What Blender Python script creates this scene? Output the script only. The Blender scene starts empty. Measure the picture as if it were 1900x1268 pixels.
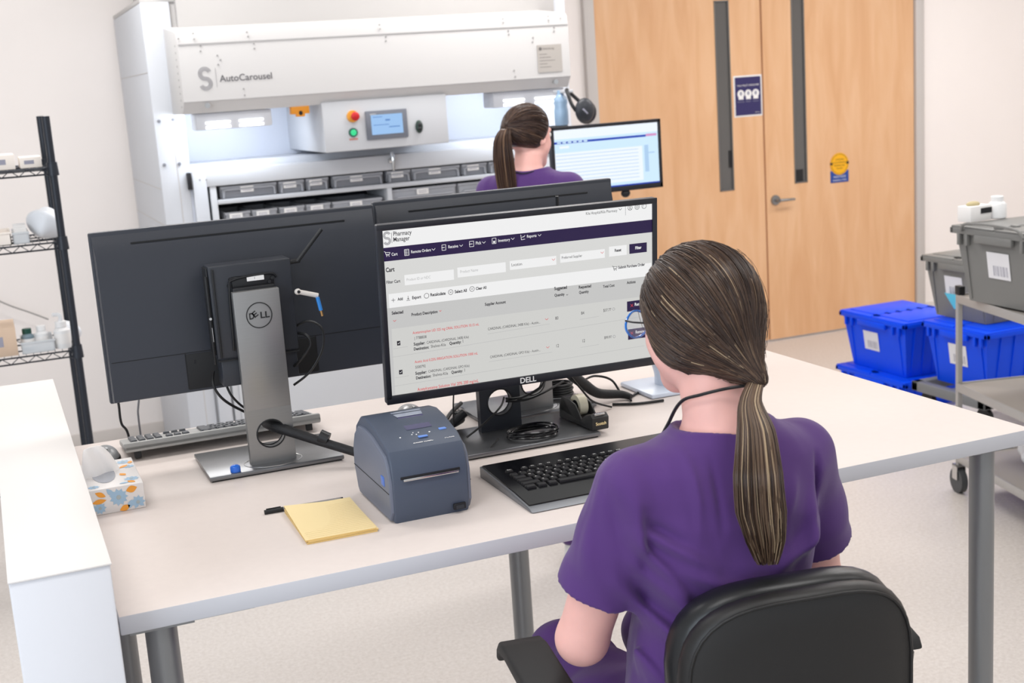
import bpy, bmesh, math, random
import numpy as np
from mathutils import Vector, Matrix
random.seed(7)
rng = np.random.default_rng(7)
SC = bpy.context.scene
COL = SC.collection
PI = math.pi
# ---------------------------------------------------------------- camera, world, lights, exposure
FPX, PITCH, ROLL, YAW = 2413.3, 0.19995, 0.068306, 0.377694
HC = 1.87
F_ = Vector((math.sin(YAW)*math.cos(PITCH), math.cos(YAW)*math.cos(PITCH), -math.sin(PITCH)))
R0 = Vector((math.cos(YAW), -math.sin(YAW), 0)); D0 = F_.cross(R0)
RR = R0*math.cos(ROLL)+D0*math.sin(ROLL); DD = -R0*math.sin(ROLL)+D0*math.cos(ROLL)
cam_d = bpy.data.cameras.new('camera'); cam = bpy.data.objects.new('camera', cam_d); COL.objects.link(cam)
U_ = -DD; B_ = -F_
cam.matrix_world = Matrix(((RR.x, U_.x, B_.x, 0), (RR.y, U_.y, B_.y, 0), (RR.z, U_.z, B_.z, HC), (0, 0, 0, 1)))
cam_d.sensor_width = 36; cam_d.lens = FPX/1900*36; cam_d.clip_start = .05; cam_d.clip_end = 100
cam_d.dof.use_dof = True; cam_d.dof.focus_distance = 2.45; cam_d.dof.aperture_fstop = 7.5
SC.camera = cam
SC.view_settings.view_transform = 'Standard'; SC.view_settings.look = 'None'
SC.view_settings.gamma = 1; SC.view_settings.use_curve_mapping = False
SC.view_settings.exposure = 0.0
world = bpy.data.worlds.new('world'); SC.world = world; world.use_nodes = True
world.node_tree.nodes['Background'].inputs[0].default_value = (.93, .96, 1, 1)
world.node_tree.nodes['Background'].inputs[1].default_value = 0.85
def area_light(name, loc, size, energy, color=(1, 1, 1), target=None, parent=None):
    l = bpy.data.lights.new(name, 'AREA'); l.shape = 'RECTANGLE'; l.size, l.size_y = size
    l.energy = energy; l.color = color
    o = bpy.data.objects.new(name, l); COL.objects.link(o); o.location = loc
    if target is not None:
        o.rotation_euler = (Vector(target)-Vector(loc)).to_track_quat('-Z', 'Y').to_euler()
    if parent: o.parent = parent
    return o
area_light('daylight_from_windows', (-3.6, -.6, 2.0), (3.4, 2.2), 105, (.78, .88, 1.0), (1.0, 2.4, 1.0))

# ---------------------------------------------------------------- helpers
def ray(px, py): return F_ + RR*((px-950)/FPX) + DD*((py-634)/FPX)
def at(px, py, X=None, Y=None, Z=None):
    """measured point of the place: pixel of the photo met with a real plane"""
    r = ray(px, py)
    t = X/r.x if X is not None else (Y/r.y if Y is not None else (Z-HC)/r.z)
    return Vector((0, 0, HC)) + r*t
def srgb(r, g, b):
    f = lambda c: ((c/255)/12.92 if c/255 <= .04045 else ((c/255+.055)/1.055)**2.4)
    return (f(r), f(g), f(b), 1)
MATS = {}
def mat(name, col, rough=.5, metal=0., spec=.5, noise=0., nscale=30., bump=0., bscale=200., emis=0., trans=0., coat=0., sheen=0., stretch=(1, 1, 1), alpha=1., ior=1.45):
    if name in MATS: return MATS[name]
    m = bpy.data.materials.new(name); m.use_nodes = True; nt = m.node_tree; b = nt.nodes['Principled BSDF']
    c = srgb(*col) if max(col) > 1.001 else (*col, 1)
    b.inputs['Base Color'].default_value = c; b.inputs['Roughness'].default_value = rough; b.inputs['Metallic'].default_value = metal
    b.inputs['Specular IOR Level'].default_value = spec; b.inputs['IOR'].default_value = ior
    if emis: b.inputs['Emission Color'].default_value = c; b.inputs['Emission Strength'].default_value = emis
    if trans: b.inputs['Transmission Weight'].default_value = trans
    if coat: b.inputs['Coat Weight'].default_value = coat
    if sheen: b.inputs['Sheen Weight'].default_value = sheen
    b.inputs['Alpha'].default_value = alpha
    if noise or bump:
        tc = nt.nodes.new('ShaderNodeTexCoord'); mp = nt.nodes.new('ShaderNodeMapping'); mp.inputs['Scale'].default_value = stretch
        nt.links.new(tc.outputs['Object'], mp.inputs['Vector'])
    if noise:
        n = nt.nodes.new('ShaderNodeTexNoise'); n.inputs['Scale'].default_value = nscale; n.inputs['Detail'].default_value = 5
        nt.links.new(mp.outputs[0], n.inputs['Vector'])
        r = nt.nodes.new('ShaderNodeValToRGB')
        r.color_ramp.elements[0].position = .3; r.color_ramp.elements[1].position = .7
        r.color_ramp.elements[0].color = (*[max(0, v*(1-noise)) for v in c[:3]], 1)
        r.color_ramp.elements[1].color = (*[min(1, v*(1+noise)) for v in c[:3]], 1)
        nt.links.new(n.outputs['Fac'], r.inputs['Fac']); nt.links.new(r.outputs['Color'], b.inputs['Base Color'])
    if bump:
        n2 = nt.nodes.new('ShaderNodeTexNoise'); n2.inputs['Scale'].default_value = bscale; n2.inputs['Detail'].default_value = 3
        nt.links.new(mp.outputs[0], n2.inputs['Vector'])
        bp = nt.nodes.new('ShaderNodeBump'); bp.inputs['Strength'].default_value = bump; bp.inputs['Distance'].default_value = .002
        nt.links.new(n2.outputs['Fac'], bp.inputs['Height']); nt.links.new(bp.outputs[0], b.inputs['Normal'])
    MATS[name] = m; return m
def glow(name, col, strength=1.0):
    if name in MATS: return MATS[name]
    m = bpy.data.materials.new(name); m.use_nodes = True; nt = m.node_tree; b = nt.nodes['Principled BSDF']
    c = srgb(*col); b.inputs['Base Color'].default_value = (.01, .01, .01, 1); b.inputs['Roughness'].default_value = .35
    b.inputs['Specular IOR Level'].default_value = .2
    b.inputs['Emission Color'].default_value = c; b.inputs['Emission Strength'].default_value = strength
    MATS[name] = m; return m

def thing(name, label, cat, loc=(0, 0, 0), rz=0, group=None):
    o = bpy.data.objects.new(name, None); COL.objects.link(o); o.empty_display_size = .05
    o.location = loc; o.rotation_euler = (0, 0, rz); tag(o, label, cat, group); return o
def tag(o, label=None, cat=None, group=None, kind=None):
    if label: o['label'] = label
    if cat: o['category'] = cat
    if group: o['group'] = group
    if kind: o['kind'] = kind
    return o

class B:
    """collects solids in one bmesh"""
    def __init__(s): s.bm = bmesh.new()
    def _fin(s, vs, mi, M4=None):
        if M4 is not None: bmesh.ops.transform(s.bm, matrix=M4, verts=vs)
        fs = set(f for v in vs for f in v.link_faces)
        for f in fs: f.material_index = mi
        return vs
    def box(s, x0, y0, z0, x1, y1, z1, bev=0., mi=0, seg=2, M4=None):
        r = bmesh.ops.create_cube(s.bm, size=1)
        vs = r['verts']
        bmesh.ops.transform(s.bm, matrix=Matrix.Translation(((x0+x1)/2, (y0+y1)/2, (z0+z1)/2)) @ Matrix.Diagonal((abs(x1-x0), abs(y1-y0), abs(z1-z0), 1)), verts=vs)
        if bev > 0:
            es = list({e for v in vs for e in v.link_edges})
            n0 = set(s.bm.verts)-set(vs)
            bmesh.ops.bevel(s.bm, geom=es, offset=min(bev, .49*min(abs(x1-x0), abs(y1-y0), abs(z1-z0))), segments=seg, profile=.5, affect='EDGES', clamp_overlap=True)
            vs = [v for v in s.bm.verts if v not in n0]
        s._fin(vs, mi, M4); return s
    def cyl(s, p0, p1, r0, r1=None, n=24, mi=0, caps=True):
        r1 = r0 if r1 is None else r1
        p0 = Vector(p0); p1 = Vector(p1); d = p1-p0
        r = bmesh.ops.create_cone(s.bm, cap_ends=caps, segments=n, radius1=r0, radius2=r1, depth=d.length)
        s._fin(r['verts'], mi, Matrix.Translation((p0+p1)/2) @ d.to_track_quat('Z', 'Y').to_matrix().to_4x4()); return s
    def ell(s, c, rad, mi=0, n=20, rot=None):
        r = bmesh.ops.create_uvsphere(s.bm, u_segments=n, v_segments=max(8, n//2), radius=1)
        M4 = Matrix.Translation(c) @ (rot.to_4x4() if rot else Matrix.Identity(4)) @ Matrix.Diagonal((*rad, 1))
        s._fin(r['verts'], mi, M4); return s
    def poly(s, pts, mi=0):
        vs = [s.bm.verts.new(p) for p in pts]; f = s.bm.faces.new(vs); f.material_index = mi; return s
    def prism(s, pts, d, mi=0, bev=0., seg=2):
        """pts: closed 3-D outline, d: extrusion vector"""
        n0 = set(s.bm.verts)
        a = [s.bm.verts.new(p) for p in pts]; d = Vector(d); b = [s.bm.verts.new(Vector(p)+d) for p in pts]; n = len(a)
        fs = [s.bm.faces.new(a), s.bm.faces.new(b[::-1])]
        for i in range(n): fs.append(s.bm.faces.new((a[i], b[i], b[(i+1) % n], a[(i+1) % n])))
        bmesh.ops.recalc_face_normals(s.bm, faces=fs)
        for f in fs: f.material_index = mi
        if bev > 0:
            es = list(set(list(fs[0].edges)+list(fs[1].edges)))
            bmesh.ops.bevel(s.bm, geom=es, offset=bev, segments=seg, profile=.5, affect='EDGES', clamp_overlap=True)
            for v in s.bm.verts:
                if v not in n0:
                    for f in v.link_faces: f.material_index = mi
        return s
    def tube(s, pts, r, n=8, mi=0, smooth=0, caps=True, closed=False):
        pts = [Vector(p) for p in pts]
        if smooth: pts = spline(pts, smooth, closed)
        rs = r if isinstance(r, (list, tuple)) else None
        N = len(pts); rings = []; prev = None
        for i, p in enumerate(pts):
            if closed: t = pts[(i+1) % N]-pts[i-1]
            else: t = (pts[min(i+1, N-1)]-pts[max(i-1, 0)])
            t.normalize()
            if prev is None:
                u = t.orthogonal().normalized()
            else:
                u = (prev-t*prev.dot(t)); u = u.normalized() if u.length > 1e-6 else t.orthogonal().normalized()
            prev = u; w = t.cross(u)
            rr = r if rs is None else np.interp(i/(N-1), np.linspace(0, 1, len(rs)), rs)
            rings.append([s.bm.verts.new(p+(u*math.cos(2*PI*k/n)+w*math.sin(2*PI*k/n))*rr) for k in range(n)])
        M = N if closed else N-1
        for i in range(M):
            A, Bq = rings[i], rings[(i+1) % N]
            for k in range(n):
                f = s.bm.faces.new((A[k], A[(k+1) % n], Bq[(k+1) % n], Bq[k])); f.material_index = mi
        if caps and not closed:
            f = s.bm.faces.new(rings[0][::-1]); f.material_index = mi
            f = s.bm.faces.new(rings[-1]); f.material_index = mi
        return s
    def lathe(s, prof, c=(0, 0, 0), n=32, mi=0, M4=None):
        rings = []; allv = []
        for (r, z) in prof:
            if r < 1e-6: v = s.bm.verts.new((0, 0, z)); rings.append([v]); allv.append(v)
            else:
                rg = [s.bm.verts.new((r*math.cos(2*PI*k/n), r*math.sin(2*PI*k/n), z)) for k in range(n)]
                rings.append(rg); allv += rg
        for a, b in zip(rings, rings[1:]):
            for k in range(n):
                k2 = (k+1) % n
                if len(a) == 1 and len(b) == 1: continue
                if len(a) == 1: f = s.bm.faces.new((a[0], b[k2], b[k]))
                elif len(b) == 1: f = s.bm.faces.new((a[k], a[k2], b[0]))
                else: f = s.bm.faces.new((a[k], a[k2], b[k2], b[k]))
                f.material_index = mi
        bmesh.ops.transform(s.bm, matrix=Matrix.Translation(c) @ (M4 if M4 is not None else Matrix.Identity(4)), verts=allv); return s
    def text(s, txt, M4, width=None, size=None, mi=0, ext=0., bold=0., sx=1.):
        me = text_mesh(txt, bold)
        xs = [v.co.x for v in me.vertices]
        if not xs: return s
        w = max(xs)-min(xs); k = (width/w if width else size); kx = k
        if width and size: k = size
        vs = {}
        T = M4 @ Matrix.Diagonal((kx, k, 1, 1))
        x0 = min(xs)
        for v in me.vertices: vs[v.index] = s.bm.verts.new(T @ Vector((v.co.x-x0, v.co.y, 0)))
        fs = []
        for p in me.polygons:
            try: f = s.bm.faces.new([vs[i] for i in p.vertices]); f.material_index = mi; fs.append(f)
            except ValueError: pass
        return s
    def obj(s, name, mats, parent=None, ang=35, label=None, flat=False):
        me = bpy.data.meshes.new(name); bmesh.ops.recalc_face_normals(s.bm, faces=[f for f in s.bm.faces]) if not flat else None
        s.bm.to_mesh(me); s.bm.free()
        for m in (mats if isinstance(mats, (list, tuple)) else [mats]): me.materials.append(m)
        if not flat:
            me.shade_smooth(); me.set_sharp_from_angle(angle=math.radians(ang))
        o = bpy.data.objects.new(name, me); COL.objects.link(o)
        if parent: o.parent = parent
        if label: o['label'] = label
        return o
_tc = {}
def text_mesh(txt, bold=0.):
    if (txt, bold) in _tc: return _tc[(txt, bold)]
    cu = bpy.data.curves.new('lettering', 'FONT'); cu.body = txt; cu.size = 1; cu.offset = bold; cu.resolution_u = 3
    o = bpy.data.objects.new('lettering', cu); COL.objects.link(o)
    dg = bpy.context.evaluated_depsgraph_get(); me = bpy.data.meshes.new_from_object(o.evaluated_get(dg))
    bpy.data.objects.remove(o); _tc[(txt, bold)] = me; return me
def spline(pts, sub=8, closed=False):
    out = []; N = len(pts)
    rngi = range(N) if closed else range(N-1)
    for i in rngi:
        g = (lambda k: pts[k % N]) if closed else (lambda k: pts[min(max(k, 0), N-1)])
        p0, p1, p2, p3 = g(i-1), g(i), g(i+1), g(i+2)
        for j in range(sub):
            t = j/sub
            out.append(.5*((2*p1)+(p2-p0)*t+(2*p0-5*p1+4*p2-p3)*t*t+(3*p1-p0-3*p2+p3)*t**3))
    if not closed: out.append(pts[-1])
    return out
def frameM(o, x, y):
    """matrix with origin o, local x along x, local y along y"""
    x = Vector(x).normalized(); y = Vector(y); y = (y-x*y.dot(x)).normalized(); z = x.cross(y)
    return Matrix(((x.x, y.x, z.x, o[0]), (x.y, y.y, z.y, o[1]), (x.z, y.z, z.z, o[2]), (0, 0, 0, 1)))
def copy_tree(o, parent=None):
    c = o.copy(); COL.objects.link(c)
    if parent: c.parent = parent
    for ch in list(o.children): copy_tree(ch, c)
    return c
# S-shaped double logo made of concentric strokes
def logo_S(b, M4, size, mi=0):
    for r in (.24/.62, .34/.62, .44/.62):
        w = .062
        for (cy, a0, a1) in ((.5, 20, 270), (-.3, -160, 90)):
            rr = r*.62
            A = [math.radians(a0+(a1-a0)*i/20) for i in range(21)]
            cyy = .34 if cy > 0 else -.34
            for i in range(20):
                q = []
                for (a, rad) in ((A[i], rr-w/2), (A[i+1], rr-w/2), (A[i+1], rr+w/2), (A[i], rr+w/2)):
                    q.append(M4 @ Vector((rad*math.cos(a)*size, (cyy+rad*math.sin(a))*size, 0)))
                b.poly(q, mi)

# ---------------------------------------------------------------- SDF toolkit (organic shapes)
import openvdb
def rc(p, a, b, r1, r2):
    a = np.asarray(a, np.float32); b = np.asarray(b, np.float32); ba = b-a; pa = p-a
    t = np.clip(pa @ ba/(ba @ ba), 0, 1)
    return np.linalg.norm(pa-t[:, None]*ba, axis=1)-(r1+(r2-r1)*t)
def el(p, c, r, R=None):
    q = p-np.asarray(c, np.float32)
    if R is not None: q = q @ np.asarray(R, np.float32)
    r = np.asarray(r, np.float32)
    k0 = np.linalg.norm(q/r, axis=1); k1 = np.linalg.norm(q/(r*r), axis=1)
    return k0*(k0-1)/np.maximum(k1, 1e-6)
def smin(a, b, k):
    h = np.clip(.5+.5*(b-a)/k, 0, 1); return b+(a-b)*h-k*h*(1-h)
def smax(a, b, k): return -smin(-a, -b, k)
def rotm(ax, deg):
    return np.array(Matrix.Rotation(math.radians(deg), 3, ax), np.float32)
def sdf_obj(name, f, lo, hi, vox, mats, parent=None, label=None, matfn=None):
    lo = np.array(lo); hi = np.array(hi); n = np.ceil((hi-lo)/vox).astype(int)+1
    A = np.empty(n, np.float32)
    ys = (lo[1]+np.arange(n[1])*vox).astype(np.float32); zs = (lo[2]+np.arange(n[2])*vox).astype(np.float32)
    YY, ZZ = np.meshgrid(ys, zs, indexing='ij'); YY = YY.ravel(); ZZ = ZZ.ravel()
    ch = max(1, 400000//len(YY))
    for i in range(0, n[0], ch):
        xs = (lo[0]+np.arange(i, min(i+ch, n[0]))*vox).astype(np.float32)
        P = np.empty((len(xs)*len(YY), 3), np.float32)
        P[:, 0] = np.repeat(xs, len(YY)); P[:, 1] = np.tile(YY, len(xs)); P[:, 2] = np.tile(ZZ, len(xs))
        A[i:i+len(xs)] = f(P).reshape(len(xs), n[1], n[2])
    A[0] = A[-1] = .05; A[:, 0] = A[:, -1] = .05; A[:, :, 0] = A[:, :, -1] = .05
    g = openvdb.FloatGrid(background=.05); g.copyFromArray(np.clip(A, -.05, .05))
    pts, tris, quads = g.convertToPolygons(isovalue=0.0, adaptivity=0.0)
    pts = np.asarray(pts)*vox+lo
    me = bpy.data.meshes.new(name)
    faces = [tuple(int(v) for v in q[::-1]) for q in quads]+[tuple(int(v) for v in t[::-1]) for t in tris]
    me.from_pydata(pts.tolist(), [], faces); me.update()
    # orientation test
    if len(me.polygons):
        c = np.array([me.polygons[i].center for i in range(0, len(me.polygons), max(1, len(me.polygons)//200))], np.float32)
        nn = np.array([me.polygons[i].normal for i in range(0, len(me.polygons), max(1, len(me.polygons)//200))], np.float32)
        if (f(c+nn*vox) < f(c-nn*vox)).mean() > .5: me.flip_normals()
    for m in (mats if isinstance(mats, (list, tuple)) else [mats]): me.materials.append(m)
    if matfn is not None:
        c = np.empty(len(me.polygons)*3, np.float32); me.polygons.foreach_get('center', c)
        me.polygons.foreach_set('material_index', matfn(c.reshape(-1, 3)).astype(np.int32))
    me.shade_smooth()
    o = bpy.data.objects.new(name, me); COL.objects.link(o)
    if parent: o.parent = parent
    if label: o['label'] = label
    return o

# ---------------------------------------------------------------- materials
M_wall = mat('warm_white_paint', (244, 237, 233), .75, noise=.012, nscale=2, bump=.08, bscale=300)
M_white = mat('white_powder_coat', (199, 201, 205), .45)
M_white2 = mat('grey_white_powder_coat', (198, 201, 207), .45)
M_ceil = mat('ceiling_white', (235, 235, 232), .8)
M_desk = mat('cream_laminate', (215, 204, 198), .42, noise=.012, nscale=60, spec=.35)
M_edge = mat('grey_white_edge_band', (197, 198, 204), .45)
M_legm = mat('silver_painted_leg', (138, 140, 142), .35, metal=.6)
M_black = mat('black_plastic', (26, 27, 30), .42, bump=.05, bscale=900)
M_blackg = mat('black_gloss', (16, 16, 20), .18)
M_dark = mat('dark_grey_plastic', (44, 47, 54), .4, bump=.06, bscale=900)
M_housing = mat('monitor_back_plastic', (50, 53, 61), .34, bump=.12, bscale=1200)
M_housing2 = mat('monitor_back_glossy_edge', (60, 60, 62), .35)
M_silver = mat('brushed_silver', (150, 150, 150), .36, metal=.75, noise=.02, nscale=20, stretch=(1, 1, 30))
M_silver_d = mat('dark_satin_base', (128, 129, 132), .3, metal=.8)
M_chrome = mat('chrome', (200, 200, 200), .2, metal=1)
M_bezel = mat('bezel_black', (30, 31, 38), .35)
M_cable = mat('black_cable', (20, 20, 22), .45)
M_rubber = mat('black_rubber', (30, 30, 31), .6)
M_purple = mat('purple_scrub_cloth', (80, 46, 112), .85, noise=.05, nscale=9, bump=.2, bscale=1500, sheen=.15)
M_skin = mat('skin', (236, 182, 172), .5, noise=.03, nscale=30, bump=.05, bscale=400)
def add_folds(m, scale, dist, strength, stretch=(1, 1, 1)):
    nt = m.node_tree; b = nt.nodes['Principled BSDF']; old = b.inputs['Normal'].links[0].from_socket if b.inputs['Normal'].links else None
    tc = nt.nodes.new('ShaderNodeTexCoord'); mp = nt.nodes.new('ShaderNodeMapping'); mp.inputs['Scale'].default_value = stretch; mp.inputs['Rotation'].default_value = (0, .5, .3)
    n = nt.nodes.new('ShaderNodeTexNoise'); n.inputs['Scale'].default_value = scale; n.inputs['Detail'].default_value = 2; n.inputs['Distortion'].default_value = 1.4; n.inputs['Roughness'].default_value = .4
    bp = nt.nodes.new('ShaderNodeBump'); bp.inputs['Strength'].default_value = strength; bp.inputs['Distance'].default_value = dist
    nt.links.new(tc.outputs['Object'], mp.inputs['Vector']); nt.links.new(mp.outputs[0], n.inputs['Vector']); nt.links.new(n.outputs['Fac'], bp.inputs['Height'])
    if old: nt.links.new(old, bp.inputs['Normal'])
    nt.links.new(bp.outputs[0], b.inputs['Normal'])
add_folds(M_purple, 5.0, .03, .7, (1, 1, .55))
M_skin.node_tree.nodes['Principled BSDF'].inputs['Subsurface Weight'].default_value = .12
M_skin.node_tree.nodes['Principled BSDF'].inputs['Subsurface Radius'].default_value = (.02, .008, .005)
M_maple = None
# ---------------------------------------------------------------- the room
YW = 7.368
def wood_mat():
    m = bpy.data.materials.new('maple_veneer'); m.use_nodes = True; nt = m.node_tree; b = nt.nodes['Principled BSDF']
    b.inputs['Roughness'].default_value = .42
    tc = nt.nodes.new('ShaderNodeTexCoord'); mp = nt.nodes.new('ShaderNodeMapping'); mp.inputs['Scale'].default_value = (6, 6, .9)
    nt.links.new(tc.outputs['Object'], mp.inputs['Vector'])
    n = nt.nodes.new('ShaderNodeTexNoise'); n.inputs['Scale'].default_value = 1.6; n.inputs['Detail'].default_value = 7; n.inputs['Distortion'].default_value = .8
    nt.links.new(mp.outputs[0], n.inputs['Vector'])
    r = nt.nodes.new('ShaderNodeValToRGB'); e = r.color_ramp.elements
    e[0].position = .28; e[0].color = srgb(214, 164, 120); e[1].position = .75; e[1].color = srgb(229, 186, 146)
    k = e.new(.5); k.color = srgb(222, 175, 132)
    nt.links.new(n.outputs['Fac'], r.inputs['Fac']); nt.links.new(r.outputs['Color'], b.inputs['Base Color'])
    return m
M_maple = wood_mat()
def floor_mat():
    m = bpy.data.materials.new('speckled_sheet_vinyl'); m.use_nodes = True; nt = m.node_tree; b = nt.nodes['Principled BSDF']
    b.inputs['Roughness'].default_value = .38
    tc = nt.nodes.new('ShaderNodeTexCoord')
    n = nt.nodes.new('ShaderNodeTexNoise'); n.inputs['Scale'].default_value = 70; n.inputs['Detail'].default_value = 8; n.inputs['Roughness'].default_value = .75
    nt.links.new(tc.outputs['Object'], n.inputs['Vector'])
    r = nt.nodes.new('ShaderNodeValToRGB'); e = r.color_ramp.elements
    e[0].position = .33; e[0].color = srgb(190, 182, 176); e[1].position = .62; e[1].color = srgb(210, 204, 199)
    nt.links.new(n.outputs['Fac'], r.inputs['Fac']); nt.links.new(r.outputs['Color'], b.inputs['Base Color'])
    return m
def struct(b, name, m):
    o = b.obj(name, m); o['kind'] = 'structure'; return o
struct(B().box(-6, -3, -.1, 9, YW+.3, 0), 'floor', floor_mat())
struct(B().box(-6, -3, 3.2, 9, YW+.3, 3.3), 'ceiling', M_ceil)
DX0, DX1, DXM, DTOP = 3.60, 6.02, 4.80, 2.42
w = B(); w.box(-6, YW+.02, 0, DX0-.07, YW+.25, 3.2); w.box(DX1+.07, YW+.02, 0, 9, YW+.25, 3.2); w.box(DX0-.07, YW+.02, DTOP+.07, DX1+.07, YW+.25, 3.2)
struct(w, 'wall_back', M_wall)
struct(B().box(8.6, -3, 0, 8.8, YW+.3, 3.2), 'wall_right', M_wall)
w = B(); w.box(-.0, YW-.0, 0, 1, YW+.02, .1)
M_base = mat('cream_vinyl_base', (214, 206, 200), .5)
struct(B().box(-6, YW+.005, 0, DX0-.07, YW+.02, .10, .003), 'baseboard_back', M_base)
struct(B().box(DX1+.07, YW+.005, 0, 8.6, YW+.02, .10, .003), 'baseboard_right', M_base)
M_frame = mat('painted_steel_frame', (196, 190, 186), .45)
fr = B(); fr.box(DX0-.07, YW-.02, 0, DX0, YW+.2, DTOP+.07, .004); fr.box(DX1, YW-.02, 0, DX1+.07, YW+.2, DTOP+.07, .004); fr.box(DX0, YW-.02, DTOP, DX1, YW+.2, DTOP+.07, .004)
struct(fr, 'trim_1', M_frame)
M_liteg = mat('wired_grey_glass', (96, 94, 92), .12, spec=.6)
M_liteg2 = mat('lite_frame_metal', (120, 118, 116), .4, metal=.5)
def door(name, x0, x1, lx0, lx1, lz0):
    b = B(); g = .006; y0, y1 = YW+.0, YW+.045
    # leaf made of rails and stiles around the narrow vision lite
    b.box(x0+g, y0, .012, lx0, y1, DTOP-.004); b.box(lx1, y0, .012, x1-g, y1, DTOP-.004)
    b.box(lx0, y0, .012, lx1, y1, lz0); b.box(lx0, y0, 2.26, lx1, y1, DTOP-.004)
    o = b.obj(name, M_maple); o['kind'] = 'structure'
    f = B(); t = .008
    for (a0, a1, c0, c1) in ((lx0, lx0+t, lz0, 2.26), (lx1-t, lx1, lz0, 2.26), (lx0, lx1, lz0, lz0+t), (lx0, lx1, 2.26-t, 2.26)):
        f.box(a0, y0-.004, c0, a1, y0+.02, c1)
    f.obj('lite_frame', M_liteg2, o)
    B().box(lx0+t, y0+.008, lz0+t, lx1-t, y0+.016, 2.26-t).obj('glass_pane', M_liteg, o)
    return o
d1 = door('door_1', DX0, DXM-.001, 4.452, 4.560, 1.05)
d2 = door('door_2', DXM+.001, DX1, 5.029, 5.130, 1.05)
# things of the corridor seen dimly through the panes: dark exit hardware
B().box(4.53, YW+.003, 1.20, 4.552, YW+.008, 1.31).obj('pane_dark_strip', M_black, d1)  # plain black strip set against the pane
B().box(5.045, YW+.003, 1.06, 5.10, YW+.008, 1.14).obj('pane_card', M_black, d2)
hd = B(); hx, hz = 4.872, .955
hd.cyl((hx, YW, hz), (hx, YW-.012, hz), .034, .032, 28); hd.cyl((hx, YW-.012, hz), (hx, YW-.055, hz), .012, .012)
hd.tube([(hx, YW-.055, hz), (hx+.03, YW-.058, hz), (hx+.075, YW-.058, hz-.001), (hx+.12, YW-.05, hz-.003)], [.012, .010, .009, .008], 12, smooth=5)
hd.obj('lever_handle', M_silver, d2)
B().box(5.93, YW-.001, .003, 5.935, YW+.02, .01).obj('door_sweep', M_rubber, d2)
# signs on the doors
M_navy = mat('sign_navy', (46, 40, 92), .5); M_paper = mat('white_paper', (236, 234, 232), .6)
M_yel = mat('sign_yellow', (240, 176, 20), .5); M_blu = mat('sign_blue', (30, 70, 150), .5); M_ink = mat('black_ink', (25, 25, 30), .6)
M_grey = mat('sign_grey', (150, 150, 165), .6)
s = B(); s.box(4.578, YW-.002, 1.518, 4.792, YW, 1.782, .0005, 1); s.box(4.588, YW-.0035, 1.528, 4.782, YW-.001, 1.772, 0, 0)
fm = lambda x, z, y=YW-.0045: frameM((x, y, z), (1, 0, 0), (0, 0, 1))
s.text('YOU MUST WEAR PPE', fm(4.602, 1.713), width=.165, size=.016, mi=1)
for k in range(3):
    cx = 4.630+k*.056
    s.cyl((cx, YW-.0036, 1.665), (cx, YW-.0046, 1.665), .026, n=24, mi=1)
    s.box(cx-.018, YW-.0050, 1.630, cx+.018, YW-.0040, 1.650, 0, 1)
    s.ell((cx, YW-.0045, 1.668), (.010, .0012, .013), 2, 12)
s.text('Gloves', fm(4.604, 1.612), width=.05, size=.012, mi=2); s.text('Mask', fm(4.668, 1.612), width=.035, size=.012, mi=2); s.text('Gown', fm(4.722, 1.612), width=.04, size=.012, mi=2)
s.text('pharmacy', fm(4.735, 1.540), width=.035, size=.010, mi=1)
o = s.obj('door_notice', [M_navy, M_paper, M_grey]); tag(o, 'navy blue paper notice with three white round pictures on left door', 'sign')
s = B(); cx, cz = 5.388, 1.15
s.box(5.315, YW-.003, 1.025, 5.462, YW, 1.105, .001, 1); s.cyl((cx, YW-.001, cz), (cx, YW-.005, cz), .074, n=40, mi=0)
s.tube([Vector((cx+.066*math.cos(a), YW-.0052, cz+.066*math.sin(a))) for a in np.linspace(0, 2*PI, 40, endpoint=False)], .0012, 4, mi=2, closed=True)
for k, (tx, wd) in enumerate((('WARNING', .07), ('AUTHORIZED', .10), ('PERSONNEL ONLY', .09), ('NO ENTRY', .05))):
    s.text(tx, fm(cx-wd/2, 1.175-k*.020, YW-.0055), width=wd, size=.014, mi=2)
s.box(cx-.075, YW-.0052, cz-.004, cx-.055, YW-.0042, cz+.012, 0, 2); s.box(cx+.055, YW-.0052, cz-.004, cx+.075, YW-.0042, cz+.012, 0, 2)
s.text('NOTICE', fm(cx-.05, 1.058, YW-.0040), width=.10, size=.018, mi=3); s.text('PHARMACY STAFF', fm(cx-.055, 1.036, YW-.0040), width=.11, size=.014, mi=3)
o = s.obj('door_sticker', [M_yel, M_blu, M_ink, M_paper]); tag(o, 'yellow round warning sticker over a small blue panel on right door', 'sticker')

# ceiling lights of the room
for i, (lx, ly) in enumerate(((-.4, 1.0), (1.7, 1.0), (3.8, 1.0), (-.4, 3.4), (1.7, 3.4), (3.8, 3.4), (.4, 5.6), (2.5, 5.4), (4.6, 5.4), (6.6, 3.4), (6.4, 5.4))):
    t = thing('ceiling_light', 'flat white rectangular ceiling light panel above the room', 'ceiling light', (lx, ly, 3.2), 0, 'ceiling light panels')
    f = B(); f.box(-.61, -.31, -.03, .61, .31, 0, .004, 0)
    f.obj('light_housing', M_white, t)
    area_light('lamp', (0, 0, -.035), (1.15, .56), (17 if lx < 3 else 12) if ly < 2 else (21 if ly < 4 else 32), (1, .98, .96), parent=t)

# ---------------------------------------------------------------- low partition wall and desk
DZ = 1.09
p = B(); p.box(-.040, 1.940, 0, .103, 3.415, 1.2, .004)
o = p.obj('wall_left', mat('partition_white', (221, 222, 227), .55)); o['kind'] = 'structure'
c = B(); c.box(-.041, 1.937, 1.2, .105, 3.418, 1.203, .001)
o = c.obj('trim_2', mat('partition_cap', (220, 216, 213), .5)); o['kind'] = 'structure'

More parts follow.
